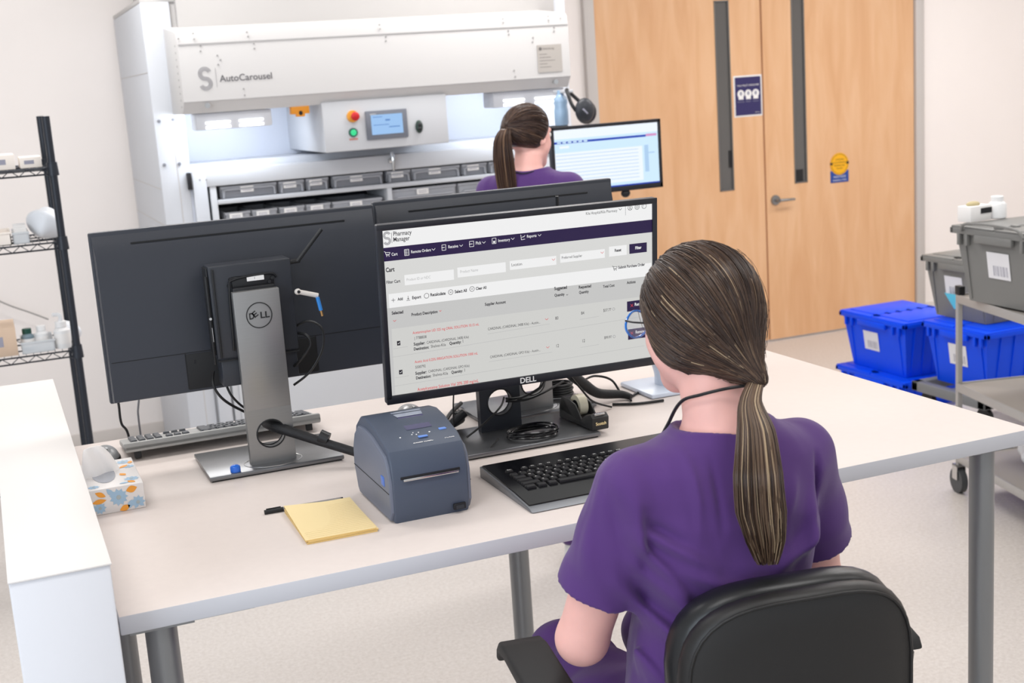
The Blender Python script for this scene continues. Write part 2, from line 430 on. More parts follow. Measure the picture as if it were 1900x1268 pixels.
desk = thing('desk', 'large cream topped standing height desk on round silver legs', 'desk', (1.02, 2.5, 0))
def loc(b, name, m, par, **k):
    o = b.obj(name, m, par, **k); o.matrix_parent_inverse = Matrix.Translation(-Vector(par.location)); return o
dt = B(); dt.box(.108, 2.006, DZ-.032, 1.935, 3.14, DZ, .0025, 0)
for f in dt.bm.faces:
    if abs(f.normal.z) < .5: f.material_index = 1
loc(dt, 'desktop', [M_desk, M_edge], desk)
for (lx, ly) in ((.172, 2.045), (1.842, 2.05), (.165, 2.92), (1.137, 2.92), (1.84, 2.92)):
    b = B(); b.cyl((lx, ly, .012), (lx, ly, DZ-.034), .0255, n=36); b.cyl((lx, ly, 0), (lx, ly, .014), .03, .03)
    b.box(lx-.05, ly-.035, DZ-.036, lx+.05, ly+.05, DZ-.032)
    loc(b, 'leg', M_legm, desk)
b = B(); b.box(.17, 2.02, DZ-.037, .32, 2.12, DZ-.032); loc(b, 'mounting_plate', M_legm, desk)

# ---------------------------------------------------------------- automated carousel (far machine)
YB, YH = 6.2, 5.85
car = thing('storage_carousel', 'large white automated storage machine with sloped hood standing against the back wall', 'machine', (2.0, 6.3, 0))
def cpart(b, name, m, **k): return loc(b, name, m, car, **k)
cxl = .775; cxr = 2.875
top = 2.31
# left post with side face
b = B(); b.box(cxl, YB, 0, .905, YW-.02, top, .006)
cpart(b, 'side_column', M_white2)
for (px, py) in ((295, 225), (322, 222), (305, 306), (333, 304)):
    b = B(); q = at(px, py, Y=YB); b.cyl((q.x, YB+.001, q.z), (q.x, YB-.006, q.z), .0085, .007, 12)
    cpart(b, 'bolt', mat('bolt_grey', (150, 152, 160), .4, metal=.6))
b = B(); b.box(2.76, YB, 0, cxr, YW-.02, top, .006); cpart(b, 'side_column', M_white2)
# side seams
b = B()
for z in (2.0, 1.47, 1.30): b.box(cxl-.001, YB+.004, z, cxl+.002, YW-.03, z+.003)
b.box(.855, YB-.0015, .2, .858, YB+.002, 1.66)
cpart(b, 'panel_seam', mat('seam_grey', (190, 186, 182), .6))
# upper body
b = B(); b.box(.89, YB+.02, 1.82, 2.86, YW-.02, 2.62, .006); b.box(.93, YB-.03, 2.15, 2.80, YB+.03, 2.62, .004)
b.box(cxl, YB+.01, top-.001, cxr, YW-.02, top+.02, .004)
cpart(b, 'upper_body', mat('upper_body_white', (184, 181, 179), .5))
# hood
q0 = at(325, 62, Y=YH); q1 = at(1047, 25, Y=YH); zb0 = at(336, 190, Y=YH).z; hx0, hx1 = q0.x, q1.x+.012; hz1 = q0.z
hb = at(340, 213, Y=YH+.03).z
prof = [(YB+.02, hz1+.045), (YH+.06, hz1+.012), (YH, hz1-.0), (YH-.012, hz1-.045), (YH-.012, zb0), (YH+.03, hb), (YB+.02, hb)]
b = B(); b.prism([(hx0, y, z) for (y, z) in prof], (hx1-hx0, 0, 0), 0, .004)
hood = cpart(b, 'hood', mat('hood_white', (203, 201, 200), .5))
b = B(); b.box(hx0+.004, YH-.0145, hz1-.052, hx1-.004, YH-.010, hz1-.047, 0); b.box(hx0+.002, YH-.0145, zb0-.003, hx1-.002, YH-.010, zb0, 0)
b.obj('hood_seam', mat('seam_light', (176, 174, 174), .6), hood)
def hoodpart(b, name, m, label=None):
    return b.obj(name, m, hood, label=label)
# tiny rivets and perforations
b = B(); M_riv = mat('rivet_grey', (150, 148, 148), .5)
for (px, py) in ((358, 62), (360, 73), (372, 85), (372, 95), (403, 103), (409, 111), (405, 120), (458, 60), (460, 68), (471, 81), (472, 90), (452, 165), (454, 177), (331, 72), (704, 46), (705, 54), (716, 68), (716, 76), (933, 35), (934, 42), (943, 57), (944, 64), (989, 70), (988, 78), (1017, 30), (1018, 38), (1028, 51), (1028, 58), (954, 131), (956, 142), (1040, 34)):
    b = B(); q = at(px, py, Y=YH-.013); b.cyl((q.x, YH-.0115, q.z), (q.x, YH-.0150, q.z), .0035, n=8)
    hoodpart(b, 'rivet', M_riv)
for k in range(10):
    b = B(); b.ell((hx0-.0005, YH+.05, 2.10-.029*k), (.0015, .007, .0045), 0, 8)
    hoodpart(b, 'perforation', M_riv)
for (px, py) in ((383, 196), (1027, 152)):
    b = B(); q = at(px, py, Y=YH+.01); b.cyl((q.x, YH+.02, q.z), (q.x, YH-.02, q.z), .009, .007, 14); b.cyl((q.x, YH-.02, q.z), (q.x, YH-.022, q.z), .012, .012, 14)
    hoodpart(b, 'hood_screw', M_chrome, 'small chrome screw under the hood')
# lettering on the hood
M_txt = mat('letter_grey', (96, 94, 98), .5); M_txt2 = mat('letter_light_grey', (150, 148, 152), .5)
b = B(); Yf = YH-.0142
q = at(381, 146, Y=Yf); logo_S(b, frameM((q.x, Yf, q.z), (1, 0, 0), (0, 0, 1)), .062, 1)
q = at(401, 144, Y=Yf); b.box(q.x-.0008, Yf-.0004, q.z-.041, q.x+.0008, Yf, q.z+.041, 0, 1)
q = at(408, 152, Y=Yf); q2 = at(505, 145, Y=Yf); b.text('AutoCarousel', frameM((q.x, Yf, q.z), (1, 0, 0), (0, 0, 1)), width=(q2.x-q.x), mi=0, bold=.01)
hoodpart(b, 'hood_lettering', [M_txt, M_txt2])
b = B(); q = at(996, 84, Y=Yf); q2 = at(1046, 132, Y=Yf); b.box(q.x, Yf-.001, q2.z, q2.x-.006, Yf+.001, q.z, 0, 0)
b.cyl((q.x+.016, Yf-.0005, q.z-.018), (q.x+.016, Yf-.0018, q.z-.018), .008, n=14, mi=1)
b.text('SwissLog', frameM((q.x+.028, Yf-.0015, q.z-.022), (1, 0, 0), (0, 0, 1)), width=.06, size=.014, mi=1)
for k in range(5): b.box(q.x+.01, Yf-.0014, q.z-.045-k*.015, q.x+.05+.04*((k*37) % 3)/2, Yf-.0008, q.z-.043-k*.015, 0, 1)
hoodpart(b, 'rating_plate', [mat('plate_grey', (178, 172, 166), .5), mat('plate_ink', (110, 106, 104), .5)], 'grey rating plate at the right of the hood')
# recess behind hood with work lights
M_rec = mat('recess_white', (206, 211, 222), .4)
zr = at(400, 302, Y=YB+.10).z
b = B(); b.box(.90, YB+.38, 1.30, 2.77, YB+.42, hb+.2); b.box(.895, YB+.005, 1.2, .915, YB+.40, hb+.1); b.box(2.74, YB+.005, 1.2, 2.77, YB+.40, hb+.1); b.box(.90, YB+.1, hb+.08, 2.77, YB+.4, hb+.12)
cpart(b, 'recess_lining', M_rec)
b = B(); xL = at(400, 345, Y=YB).x; zt = at(402, 316, Y=YB).z; zbm = at(404, 345, Y=YB).z
b.box(.91, YB-.015, zbm, 2.75, YB+.38, zt, .003)
cpart(b, 'work_ledge', M_white)
b = B(); zg = at(400, 302, Y=YB+.1).z
b.box(.915, YB+.10, zt-.01, 2.75, YB+.38, zg, .002, 0)
cpart(b, 'ledge_step', M_white2)
# fluorescent work lights under the hood
M_acr = mat('frosted_acrylic', (216, 218, 224), .3); M_lamp = glow('lamp_white', (255, 255, 255), 3.0)
for (xa, xb) in ((360, 500), (912, 1043)):
    qa = at(xa, 215, Y=YH+.10); qb = at(xb, 207, Y=YH+.10)
    b = B(); b.box(qa.x, YH+.06, hb-.075, qb.x, YH+.20, hb-.002, .006, 0)
    o = cpart(b, 'work_lamp', M_acr)
    c = B()
    for k in (.28, .72):
        xc = qa.x+(qb.x-qa.x)*k
        c.box(xc-.055, YH+.054, hb-.048, xc+.055, YH+.0605, hb-.040, .002); c.box(xc-.055, YH+.054, hb-.070, xc+.055, YH+.0605, hb-.060, .002)
    o2 = c.obj('lamp_tube', M_lamp, o)
    area_light('lamp', ((qa.x+qb.x)/2, YH+.24, hb-.02), ((qb.x-qa.x), .08), 3.3, (.86, .92, 1.0), ((qa.x+qb.x)/2, YB+.3, 1.5))
# orange catch
q = at(556, 209, Y=YH+.05)
b = B(); b.box(q.x-.042, YH+.03, q.z-.006, q.x+.042, YH+.07, hb+.003, .003); b.box(q.x-.02, YH+.028, q.z-.018, q.x+.02, YH+.06, q.z, .004); b.ell((q.x, YH+.028, q.z-.002), (.009, .004, .010), 1, 12)
cpart(b, 'latch', [mat('safety_orange', (232, 150, 40), .45), M_ink], label='orange latch under the hood')
# control box
qa = at(597, 200, Y=YH+.005); qb = at(834, 262, Y=YH+.005); zc1 = at(597, 285, Y=YH+.005).z
b = B(); b.box(qa.x, YH+.005, zc1, qb.x, YB+.40, hb+.01, .006)
ctl = cpart(b, 'control_box', M_white)
def ctlp(b, name, m, label=None):
    return b.obj(name, m, ctl, label=label)
Yc = YH+.005
b = B(); qa = at(676, 207, Y=Yc); qb = at(757, 254, Y=Yc)
b.box(qa.x, Yc-.014, qb.z, qb.x, Yc, qa.z, .004)
b.text('SIEMENS', frameM((qa.x+.02, Yc-.0145, qa.z-.018), (1, 0, 0), (0, 0, 1)), width=.03, mi=1)
scr = ctlp(b, 'touch_panel', [mat('panel_grey', (110, 114, 124), .45), M_paper], 'grey framed touch panel')
b = B(); qa2 = at(686, 214, Y=Yc); qb2 = at(747, 246, Y=Yc)
b.box(qa2.x, Yc-.0155, qb2.z, qb2.x, Yc-.0135, qa2.z, 0, 0)
for (u, v, w_, hgt) in ((.06, .1, .3, .02), (.45, .25, .15, .05), (.55, .62, .35, .03), (.06, .5, .5, .02)):
    X0 = qa2.x+(qb2.x-qa2.x)*u; Z0 = qa2.z-(qa2.z-qb2.z)*v
    b.box(X0, Yc-.0160, Z0-hgt*.15, X0+(qb2.x-qa2.x)*w_, Yc-.0152, Z0, 0, 1)
ctlp(b, 'panel_display', [glow('panel_blue', (160, 200, 245), .95), glow('panel_blue_dark', (96, 140, 205), .9)], 'lit pale blue display')
b = B(); q = at(654, 216, Y=Yc); b.cyl((q.x, Yc, q.z), (q.x, Yc-.012, q.z), .028, .026, 28, 1); b.cyl((q.x+.004, Yc-.012, q.z), (q.x+.004, Yc-.035, q.z), .014, .020, 28, 0); b.ell((q.x+.004, Yc-.035, q.z), (.020, .008, .020), 0)
ctlp(b, 'stop_button', [mat('stop_red', (190, 30, 36), .35), mat('stop_amber', (226, 160, 60), .45)], 'red mushroom stop button on an amber ring')
b = B(); q = at(655, 246, Y=Yc); b.cyl((q.x, Yc, q.z), (q.x, Yc-.010, q.z), .021, .020, 28, 1); b.ell((q.x, Yc-.010, q.z), (.014, .008, .014), 0)
b.box(q.x-.020, Yc-.002, q.z-.034, q.x+.020, Yc, q.z-.026, 0, 2)
ctlp(b, 'start_button', [glow('green_lit', (60, 225, 150), 1.0), mat('button_green_dark', (40, 92, 80), .4), mat('button_tag', (190, 130, 120), .5)], 'lit green start button')
b = B(); q = at(777, 235, Y=Yc); b.ell((q.x, Yc-.006, q.z), (.018, .012, .030), 0, 24); b.ell((q.x, Yc-.015, q.z+.008), (.010, .006, .010), 1, 16); b.ell((q.x, Yc-.015, q.z-.010), (.010, .006, .010), 1, 16)
ctlp(b, 'key_switch', [mat('switch_green_black', (36, 56, 50), .35), M_black], 'dark green oval switch')
# chrome key lock on the ledge
b = B(); q = at(724, 298, Y=YB-.02); q2 = at(727, 285, Y=YB-.02)
b.cyl((q.x+.004, YB-.015, q.z), (q.x+.004, YB-.05, q.z), .013, .012, 20); b.cyl((q.x-.016, YB-.045, q.z), (q.x+.01, YB-.045, q.z), .012, .012, 18)
b.tube([(q.x+.004, YB-.045, q.z+.04), (q.x+.006, YB-.05, q.z), (q.x+.006, YB-.045, q.z-.05)], [.008, .010, .006], 10, smooth=4)
cpart(b, 'lock', M_chrome, label='chrome lock on the white ledge')
# grey hinged panel on the left with its slot
b = B(); qa = at(355, 318, Y=YB-.02); qb = at(400, 415, Y=YB-.02)
b.box(qa.x, YB-.02, .2, qb.x-.02, YB+.01, qa.z, .004)
for px in (371, 383):
    q = at(px, 334, Y=YB-.022); b.cyl((q.x, YB-.018, q.z), (q.x, YB-.0215, q.z), .004, n=10, mi=1)
cpart(b, 'guard_panel', [M_white2, M_riv])
b = B(); q = at(349, 321, Y=YB-.01); q2 = at(351, 352, Y=YB-.01); b.box(q.x-.008, YB-.03, q2.z, q.x+.010, YB, q.z, .002); cpart(b, 'latch', M_ink, label='black latch on the left post')
b = B(); q = at(333, 192, Y=YB-.01); b.box(q.x-.004, YB-.012, q.z-.03, q.x+.004, YB, q.z+.03, .002); cpart(b, 'hinge_pin', mat('petrol', (40, 84, 104), .4))
# frame around the shelves and shelf lips
zl = at(412, 371, Y=YB-.01).z; zl2 = at(413, 379, Y=YB-.01).z
for (xa_, xb_) in ((xL-.03, xL), (2.70, 2.75)):
    b = B(); b.box(xa_, YB-.01, .2, xb_, YB+.38, zbm, .002); cpart(b, 'opening_frame', M_white)
xm = at(722, 350, Y=YB-.01).x
b = B(); b.box(xL, YB-.016, zl2, 2.70, YB+.36, zl, .002); b.box(xm-.012, YB-.016, zl-.42, xm+.012, YB+.36, zl2, .002)
b.box(xL, YB-.016, zl-.20, 2.70, YB+.36, zl-.18, .002); b.box(xL, YB-.016, .2, 2.70, YB+.36, 1.0, .002)
cpart(b, 'bin_shelf', M_white)
b = B(); b.box(.905, YB+.02, 0, 2.76, YB+.06, 1.0, .002); cpart(b, 'lower_panel', M_white)
b = B(); b.box(xL, YB+.36, .9, 2.7, YB+.379, zbm); cpart(b, 'dark_interior', mat('interior_black', (26, 30, 40), .6))
# blue cable on the roof of the machine
b = B(); pts = [at(281, 5, Y=YB), at(284, 3, Y=YB), at(300, 6, Y=YB), at(325, 4, Y=YB), at(347, 3, Y=YB)]
b.tube([(281*0+at(281, 8, Y=YB).x, YB+.02, top+.032), (at(290, 5, Y=YB).x, YB+.0, top+.04), (at(315, 5, Y=YB).x, YB, top+.034), (at(347, 3, Y=YB).x, YB+.04, top+.040)], .007, 8, smooth=6)
o = b.obj('network_cable', mat('cable_blue', (60, 110, 160), .4)); tag(o, 'short blue cable lying on top of the white machine', 'cable')

# storage bins in the machine
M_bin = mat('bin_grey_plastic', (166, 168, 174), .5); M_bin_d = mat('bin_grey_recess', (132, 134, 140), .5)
def make_bin(w_, hgt, label, group, drop=0):
    t = thing('storage_bin', label, 'bin', (0, 0, 0), 0, group)
    b = B(); d = .30; th = .006
    b.box(0, 0, 0, w_, th, hgt, .002); b.box(0, 0, 0, th, d, hgt, .001); b.box(w_-th, 0, 0, w_, d, hgt, .001); b.box(0, d-th, 0, w_, d, hgt, .001); b.box(0, 0, 0, w_, d, th)
    b.tube([(.012, -.006, .004), (.014, -.008, hgt*.62), (.028, -.009, hgt*.72), (w_-.028, -.009, hgt*.72), (w_-.014, -.008, hgt*.62), (w_-.012, -.006, .004)], .0055, 6, mi=0)
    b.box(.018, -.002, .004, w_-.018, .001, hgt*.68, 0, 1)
    b.box(0, -.006, hgt-.012, w_, .0, hgt, .002)
    b.obj('tray', [M_bin, M_bin_d], t)
    c = B(); lw = .062; cx = w_/2-.01
    c.box(cx-lw/2, -.012, hgt-.034, cx+lw/2, -.006, hgt-.006, .001, 0); 
    for k in range(2): c.box(cx-lw*.35, -.0126, hgt-.018-k*.008, cx+lw*.32, -.0119, hgt-.0155-k*.008, 0, 1)
    c.obj('label_card', [M_paper, M_grey], t)
    return t
row1 = [(411, 517, 'wide grey bin at the left end of the upper row'), (519, 568, 'narrow grey bin right of the wide left-end bin'), (570, 613, 'narrow grey bin left of the first dark gap'),
        (619, 714, 'wide grey bin between the two dark gaps of the upper row'), (720, 765, 'narrow grey bin just right of the chrome lock, upper row'), (766, 857, 'wide grey bin of the upper row, left of the woman at the machine'),
        (859, 907, 'narrow grey bin beside the standing woman, upper row'), (909, 960, 'grey bin mostly hidden behind the standing woman')]
for (a, b_, lab) in row1:
    qa = at(a, 366-(a-411)*.088, Y=YB); qb = at(b_, 366-(b_-411)*.088, Y=YB)
    t = make_bin(qb.x-qa.x-.004, zbm-zl-.008, lab, 'grey bins in the machine'); t.location = (qa.x, YB+.012, zl+.001)
row2 = [(418, 467, 'grey bin at the left end of the lower row'), (468, 517, 'grey bin second from left in the lower row'), (519, 568, 'grey bin third from left in the lower row'), (569, 616, 'grey bin fourth from left in the lower row'),
        (618, 712, 'wide grey bin fifth in the lower row above the black monitor'), (728, 850, 'lower row grey bin right of the centre upright'), (852, 960, 'lower row grey bin under the standing woman')]
for i, (a, b_, lab) in enumerate(row2):
    qa = at(a, 400-(a-411)*.088, Y=YB); qb = at(b_, 400-(b_-411)*.088, Y=YB)
    hgt = .115 if i < 5 else .145
    t = make_bin(qb.x-qa.x-.004, hgt, lab, 'grey bins in the machine'); t.location = (qa.x, YB+.012, zl-.18+.001)
# ---------------------------------------------------------------- monitors
M_vent = mat('vent_black', (18, 19, 22), .6)
def monitor(label, loc_, rz, front, tilt=0., roll=0., pdx=0., basew=.286, base_x=0., py=-.03, ztop=.52, col='silver'):
    """local frame: desk centre of stand at origin, screen looks to -y. py = y of the panel's back"""
    t = thing('computer_monitor', label, 'monitor', loc_, rz)
    W, H, T = .614, .365, .018
    PM = Matrix.Translation((pdx, py-.02, ztop-H/2)) @ Matrix.Rotation(math.radians(tilt), 4, 'X') @ Matrix.Rotation(math.radians(roll), 4, 'Y')
    # housing (panel local: centre origin, y from -T (front) to 0, bulge behind)
    b = B(); b.box(-W/2, -.012, -H/2, W/2, .006, H/2, .004, 0, 3)
    # bulged rear: slopes out
    pr = [(-W/2+.004, .004, -H/2+.004), (W/2-.004, .004, -H/2+.004), (W/2-.004, .004, H/2-.004), (-W/2+.004, .004, H/2-.004)]
    bk = [(-W/2+.008, .024, -H/2+.006), (W/2-.008, .024, -H/2+.006), (W/2-.008, .024, H/2-.050), (-W/2+.008, .024, H/2-.050)]
    A = [b.bm.verts.new(p) for p in pr]; C_ = [b.bm.verts.new(p) for p in bk]
    for i in range(4): b.bm.faces.new((A[i], A[(i+1) % 4], C_[(i+1) % 4], C_[i]))
    b.bm.faces.new(C_)
    o = b.obj('housing', M_housing, t, ang=25); o.matrix_local = PM
    def part(bb, name, m, par=None, label=None, **k):
        q = bb.obj(name, m, par or t, label=label, **k)
        if par is None: q.matrix_local = PM
        return q
    if not front:
        s = B(); s.box(-.235, .0128, H/2-.030, .225, .0172, H/2-.0265, 0); 
        s.box(-W/2+.012, .0230, -H/2+.090, W/2-.012, .0246, -H/2+.0915, 0)
        s.box(W/2-.165, .0238, -H/2+.012, W/2-.163, .0250, -H/2+.09); s.box(-W/2+.163, .0238, -H/2+.012, -W/2+.165, .0250, -H/2+.09)
        part(s, 'vent_slot', M_vent)
        s = B(); s.box(-W/2+.165, .020, -H/2+.010, W/2-.165, .0252, -H/2+.088, .001)
        part(s, 'port_cover', M_vent)
        s = B(); s.box(W/2-.185, .0245, -H/2+.066, W/2-.181, .0256, -H/2+.074); part(s, 'lock_slot', M_ink)
    else:
        s = B()
        s.box(-W/2, -.0165, H/2-.012, W/2, -.010, H/2, .0015); s.box(-W/2, -.0165, -H/2, W/2, -.010, -H/2+.018, .0015)
        s.box(-W/2, -.0165, -H/2+.01, -W/2+.011, -.010, H/2-.01, .0015); s.box(W/2-.011, -.0165, -H/2+.01, W/2, -.010, H/2-.01, .0015)
        part(s, 'bezel', M_bezel)
        s = B(); s.text('DELL', frameM((-.018, -.0172, -H/2+.0045), (1, 0, 0), (0, 0, 1)), width=.036, bold=.02)
        part(s, 'bezel_logo', M_paper, label='white lettering on the lower bezel')
    # stand
    ms = M_silver if col == 'silver' else M_dark
    z0 = .012; zc = .383; w2 = .0485
    c = B(); hz, hr = .075, .030; n = 28
    yb, yf = .065, .045   # rear face / front face of the column
    # column slab with a round cable hole, built as ring + outer rectangle
    ang = [2*PI*k/n for k in range(n)]
    for (dx_, dz_) in ((w2, .055), (-w2, .055), (-w2, z0-hz), (w2, z0-hz)):
        a_ = math.atan2(dz_, dx_) % (2*PI); ang[min(range(n), key=lambda i: abs((ang[i]-a_+PI) % (2*PI)-PI))] = a_
    def outer(a):
        dx, dz = math.cos(a), math.sin(a); zlo, zhi = z0-hz, .055
        k = min(w2/abs(dx) if abs(dx) > 1e-6 else 9, (zhi/dz if dz > 1e-6 else 9), (zlo/dz if dz < -1e-6 else 9)); return (dx*k, dz*k)
    rows = {}
    extra = []
    for (y, key) in ((yb, 'b'), (yf, 'f')):
        rows[key] = ([c.bm.verts.new((math.cos(a)*hr, y, hz+math.sin(a)*hr)) for a in ang], [c.bm.verts.new((outer(a)[0], y, hz+outer(a)[1])) for a in ang])
    for k in range(n):
        k2 = (k+1) % n
        for key in 'bf':
            i_, o_ = rows[key]; c.bm.faces.new((i_[k], i_[k2], o_[k2], o_[k]))
        c.bm.faces.new((rows['b'][0][k], rows['b'][0][k2], rows['f'][0][k2], rows['f'][0][k]))
        c.bm.faces.new((rows['b'][1][k], rows['b'][1][k2], rows['f'][1][k2], rows['f'][1][k]))
    c.box(-w2, yf, hz+.0545, w2, yb, zc, .001)
    c.obj('stand_column', ms, t, ang=30)
    r = B(); r.tube([Vector((math.cos(a)*hr, yb+.0005, hz+math.sin(a)*hr)) for a in ang], .0016, 6, closed=True); r.tube([Vector((math.cos(a)*hr, yf-.0005, hz+math.sin(a)*hr)) for a in ang], .0016, 6, closed=True)
    r.obj('hole_ring', M_black, t)
    h_ = B()
    if front: h_.box(-.05, py+.006, ztop-H/2-.05, .05, .05, ztop-H/2+.05, .006)
    else: h_.box(-.045, .0325, ztop-H/2-.05, .045, .047, ztop-H/2+.05, .004)
    h_.obj('tilt_head', M_black, t)
    bs = B(); bw = basew/2
    bs.box(base_x-bw, -.105, .003, base_x+bw, .105, .012, .002, 0); bs.box(base_x-bw+.005, -.10, 0, base_x+bw-.005, .10, .004, 0, 1)
    bs.obj('stand_base', [M_silver_d, M_black], t)
    if not front:
        rg = B(); rg.tube([Vector((.062*math.cos(a), .055+.045*math.sin(a), .0125)) for a in ang], .0008, 4, closed=True); rg.obj('base_ring', M_chrome, t)
    return t, PM
LMON = monitor('black monitor seen from behind on a silver stand with a ringed logo, left', (.500, 2.745, DZ), PI, False, py=-.058, ztop=.523)[0]
RMON = monitor('black monitor seen from behind, mostly hidden by the monitor showing the order screen', (1.137, 2.815, DZ), PI, False, py=-.072, ztop=.520)[0]
FMON, FPM = monitor('black monitor facing the seated woman, showing a shopping cart order screen', (1.003, 2.58, DZ), 0, True, tilt=4, roll=.5, py=-.108, ztop=.5165, basew=.31, base_x=.017, col='dark')
# logo ring on the left stand
def lm(x, z, y=.0658): return (x, y, z)
b = B(); lc = (0.0, .330)
# seen from behind local x is mirrored: text runs along -x
T = frameM((0, .0660, lc[1]), (-1, 0, 0), (0, 0, 1))
q = at(481, 585, Y=2.68); zc_ = q.z-DZ; xc_ = -(q.x-.500)
T = frameM((xc_, .0662, zc_), (-1, 0, 0), (0, 0, 1))
b.tube([T @ Vector((.0265*math.cos(a), .0265*math.sin(a), 0)) for a in np.linspace(0, 2*PI, 40, endpoint=False)], .0011, 5, closed=True)
b.text('D', T @ Matrix.Translation((-.021, -.0065, 0)), width=.0105, size=.0185, bold=.025)
b.text('E', T @ Matrix.Translation((-.0095, -.0045, 0)) @ Matrix.Rotation(.6, 4, 'Z'), width=.010, size=.0175, bold=.02)
b.text('L', T @ Matrix.Translation((.0025, -.0065, 0)), width=.009, size=.0185, bold=.025)
b.text('L', T @ Matrix.Translation((.0125, -.0065, 0)), width=.009, size=.0185, bold=.025)
b.obj('stand_logo', mat('logo_black', (34, 34, 36), .5), LMON, label='black ringed lettering on the stand')
# display of the front monitor ------------------------------------------------
U_white = glow('ui_white', (238, 238, 238), 1.0); U_bg = glow('ui_grey', (214, 214, 212), 1.0); U_hdr = glow('ui_header_grey', (196, 196, 195), 1.0)
U_nav = glow('ui_purple', (36, 20, 66), 1.0); U_txt = glow('ui_black', (38, 36, 44), 1.0); U_red = glow('ui_red', (214, 74, 78), 1.0)
U_lgt = glow('ui_pale', (178, 178, 178), 1.0); U_row = glow('ui_row', (206, 206, 203), 1.0); U_mid = glow('ui_mid', (120, 120, 126), 1.0)
UM = [U_white, U_bg, U_hdr, U_nav, U_txt, U_red, U_lgt, U_row, U_mid]
WH, BG, HD, NV, TX, RD, LG, RW, MD = range(9)
PW = Matrix.Translation((1.003, 2.58, DZ)) @ FPM      # panel to world
PWi = PW.inverted(); yS = -.0125
def uv(px, py):
    o = PWi @ Vector((0, 0, HC)); d = PWi.to_3x3() @ ray(px, py); t = (yS-o.y)/d.y; p = o+d*t; return p.x, p.z
ca = lambda x, y: uv(700+x/6.338, 360+y/6.338)
cb = lambda x, y: uv(940+x/6.339, 360+y/6.339)
cc = lambda x, y: uv(700+x/6.338, 560+y/6.338)
cd = lambda x, y: uv(940+x/5.9375, 540+y/5.9375)
c5 = lambda x, y: uv(680+x/3.3375, 330+y/3.3375)
S = B(); lay = [0]
def rect(x0, z0, x1, z1, mi, dy=.0002):
    x0, x1 = min(x0, x1), max(x0, x1); z0, z1 = min(z0, z1), max(z0, z1)
    y = yS-dy
    S.poly([(x0, y, z0), (x1, y, z0), (x1, y, z1), (x0, y, z1)], mi)
def R2(f, a, b_, mi, dy=.0004):
    p = f(*a); q = f(*b_); rect(p[0], p[1], q[0], q[1], mi, dy)
def tx(f, txt, a, b_, mi, bold=0.):
    p = f(*a); q = f(*b_); wd = q[0]-p[0]; me = text_mesh(txt, bold); xs = [v.co.x for v in me.vertices]
    k = wd/(max(xs)-min(xs)) if len(txt) > 2 else .0075
    S.text(txt, frameM((p[0], yS-.0007, p[1]), (1, 0, 0), (0, 0, 1)) @ Matrix.Diagonal((1, 1.28, 1, 1)), size=k, mi=mi, bold=bold)
def line(pts, w_, mi, dy=.0008):
    for (a, c_) in zip(pts, pts[1:]):
        a = Vector((a[0], a[1])); c_ = Vector((c_[0], c_[1])); d = (c_-a); n_ = Vector((-d.y, d.x)).normalized()*w_/2
        S.poly([(a.x-n_.x, yS-dy, a.y-n_.y), (c_.x-n_.x, yS-dy, c_.y-n_.y), (c_.x+n_.x, yS-dy, c_.y+n_.y), (a.x+n_.x, yS-dy, a.y+n_.y)], mi)
def chev(f, c_, mi, s=.0035):
    p = f(*c_); line([(p[0]-s, p[1]+s*.5), (p[0], p[1]-s*.5), (p[0]+s, p[1]+s*.5)], .0009, mi)
def ring(f, c_, r, mi, w_=.0009):
    p = f(*c_); line([(p[0]+r*math.cos(a), p[1]+r*math.sin(a)) for a in np.linspace(0, 2*PI, 21)], w_, mi)
L, R_, Tt, Bb = -.2965, .2965, .1705, -.1650
rect(L, Bb, R_, Tt, RW, 0)
znav = ca(40, 640)[1]; znav2 = ca(55, 800)[1]
rect(L, znav, R_, Tt, WH); rect(L, znav2, R_, znav, NV)
ztb = c5(130, 722)[1]; ztb2 = c5(140, 808)[1]; zh2 = cc(150, 325)[1]
rect(L, ztb, R_, znav2, BG); rect(L+.006, ztb2, R_-.002, ztb, WH, .0003); rect(L, ztb2, L+.006, ztb, BG, .0003); rect(L, zh2, R_, ztb2, HD)
rect(L, Bb, L+.008, zh2, HD, .0003)
# header
p = ca(113, 522); S2M = frameM((p[0], yS-.0008, p[1]), (1, 0, 0), (0, 0, 1)); logo_S(S, S2M, .0165, MD)
line([ca(165, 455), ca(172, 578)], .0007, TX)
tx(ca, 'Pharmacy', (188, 495), (403, 470), TX, .012); tx(ca, 'Manager', (190, 562), (380, 538), TX, .012)
tx(cb, 'Kila Hospital/Kila Pharmacy', (932, 247), (1300, 203), TX); chev(cb, (1335, 180), TX)
line([cb(1395, 95), cb(1397, 250)], .0007, MD)
for (x, y) in ((1450, 162), (1533, 153), (1615, 143)): ring(cb, (x, y), .0052, TX)
ring(cb, (1450, 152), .0016, TX); line([cb(1435, 185), cb(1450, 168), cb(1465, 182)], .0009, TX); ring(cb, (1533, 153), .0025, TX); tx(cb, '?', (1605, 158), (1625, 155), TX)
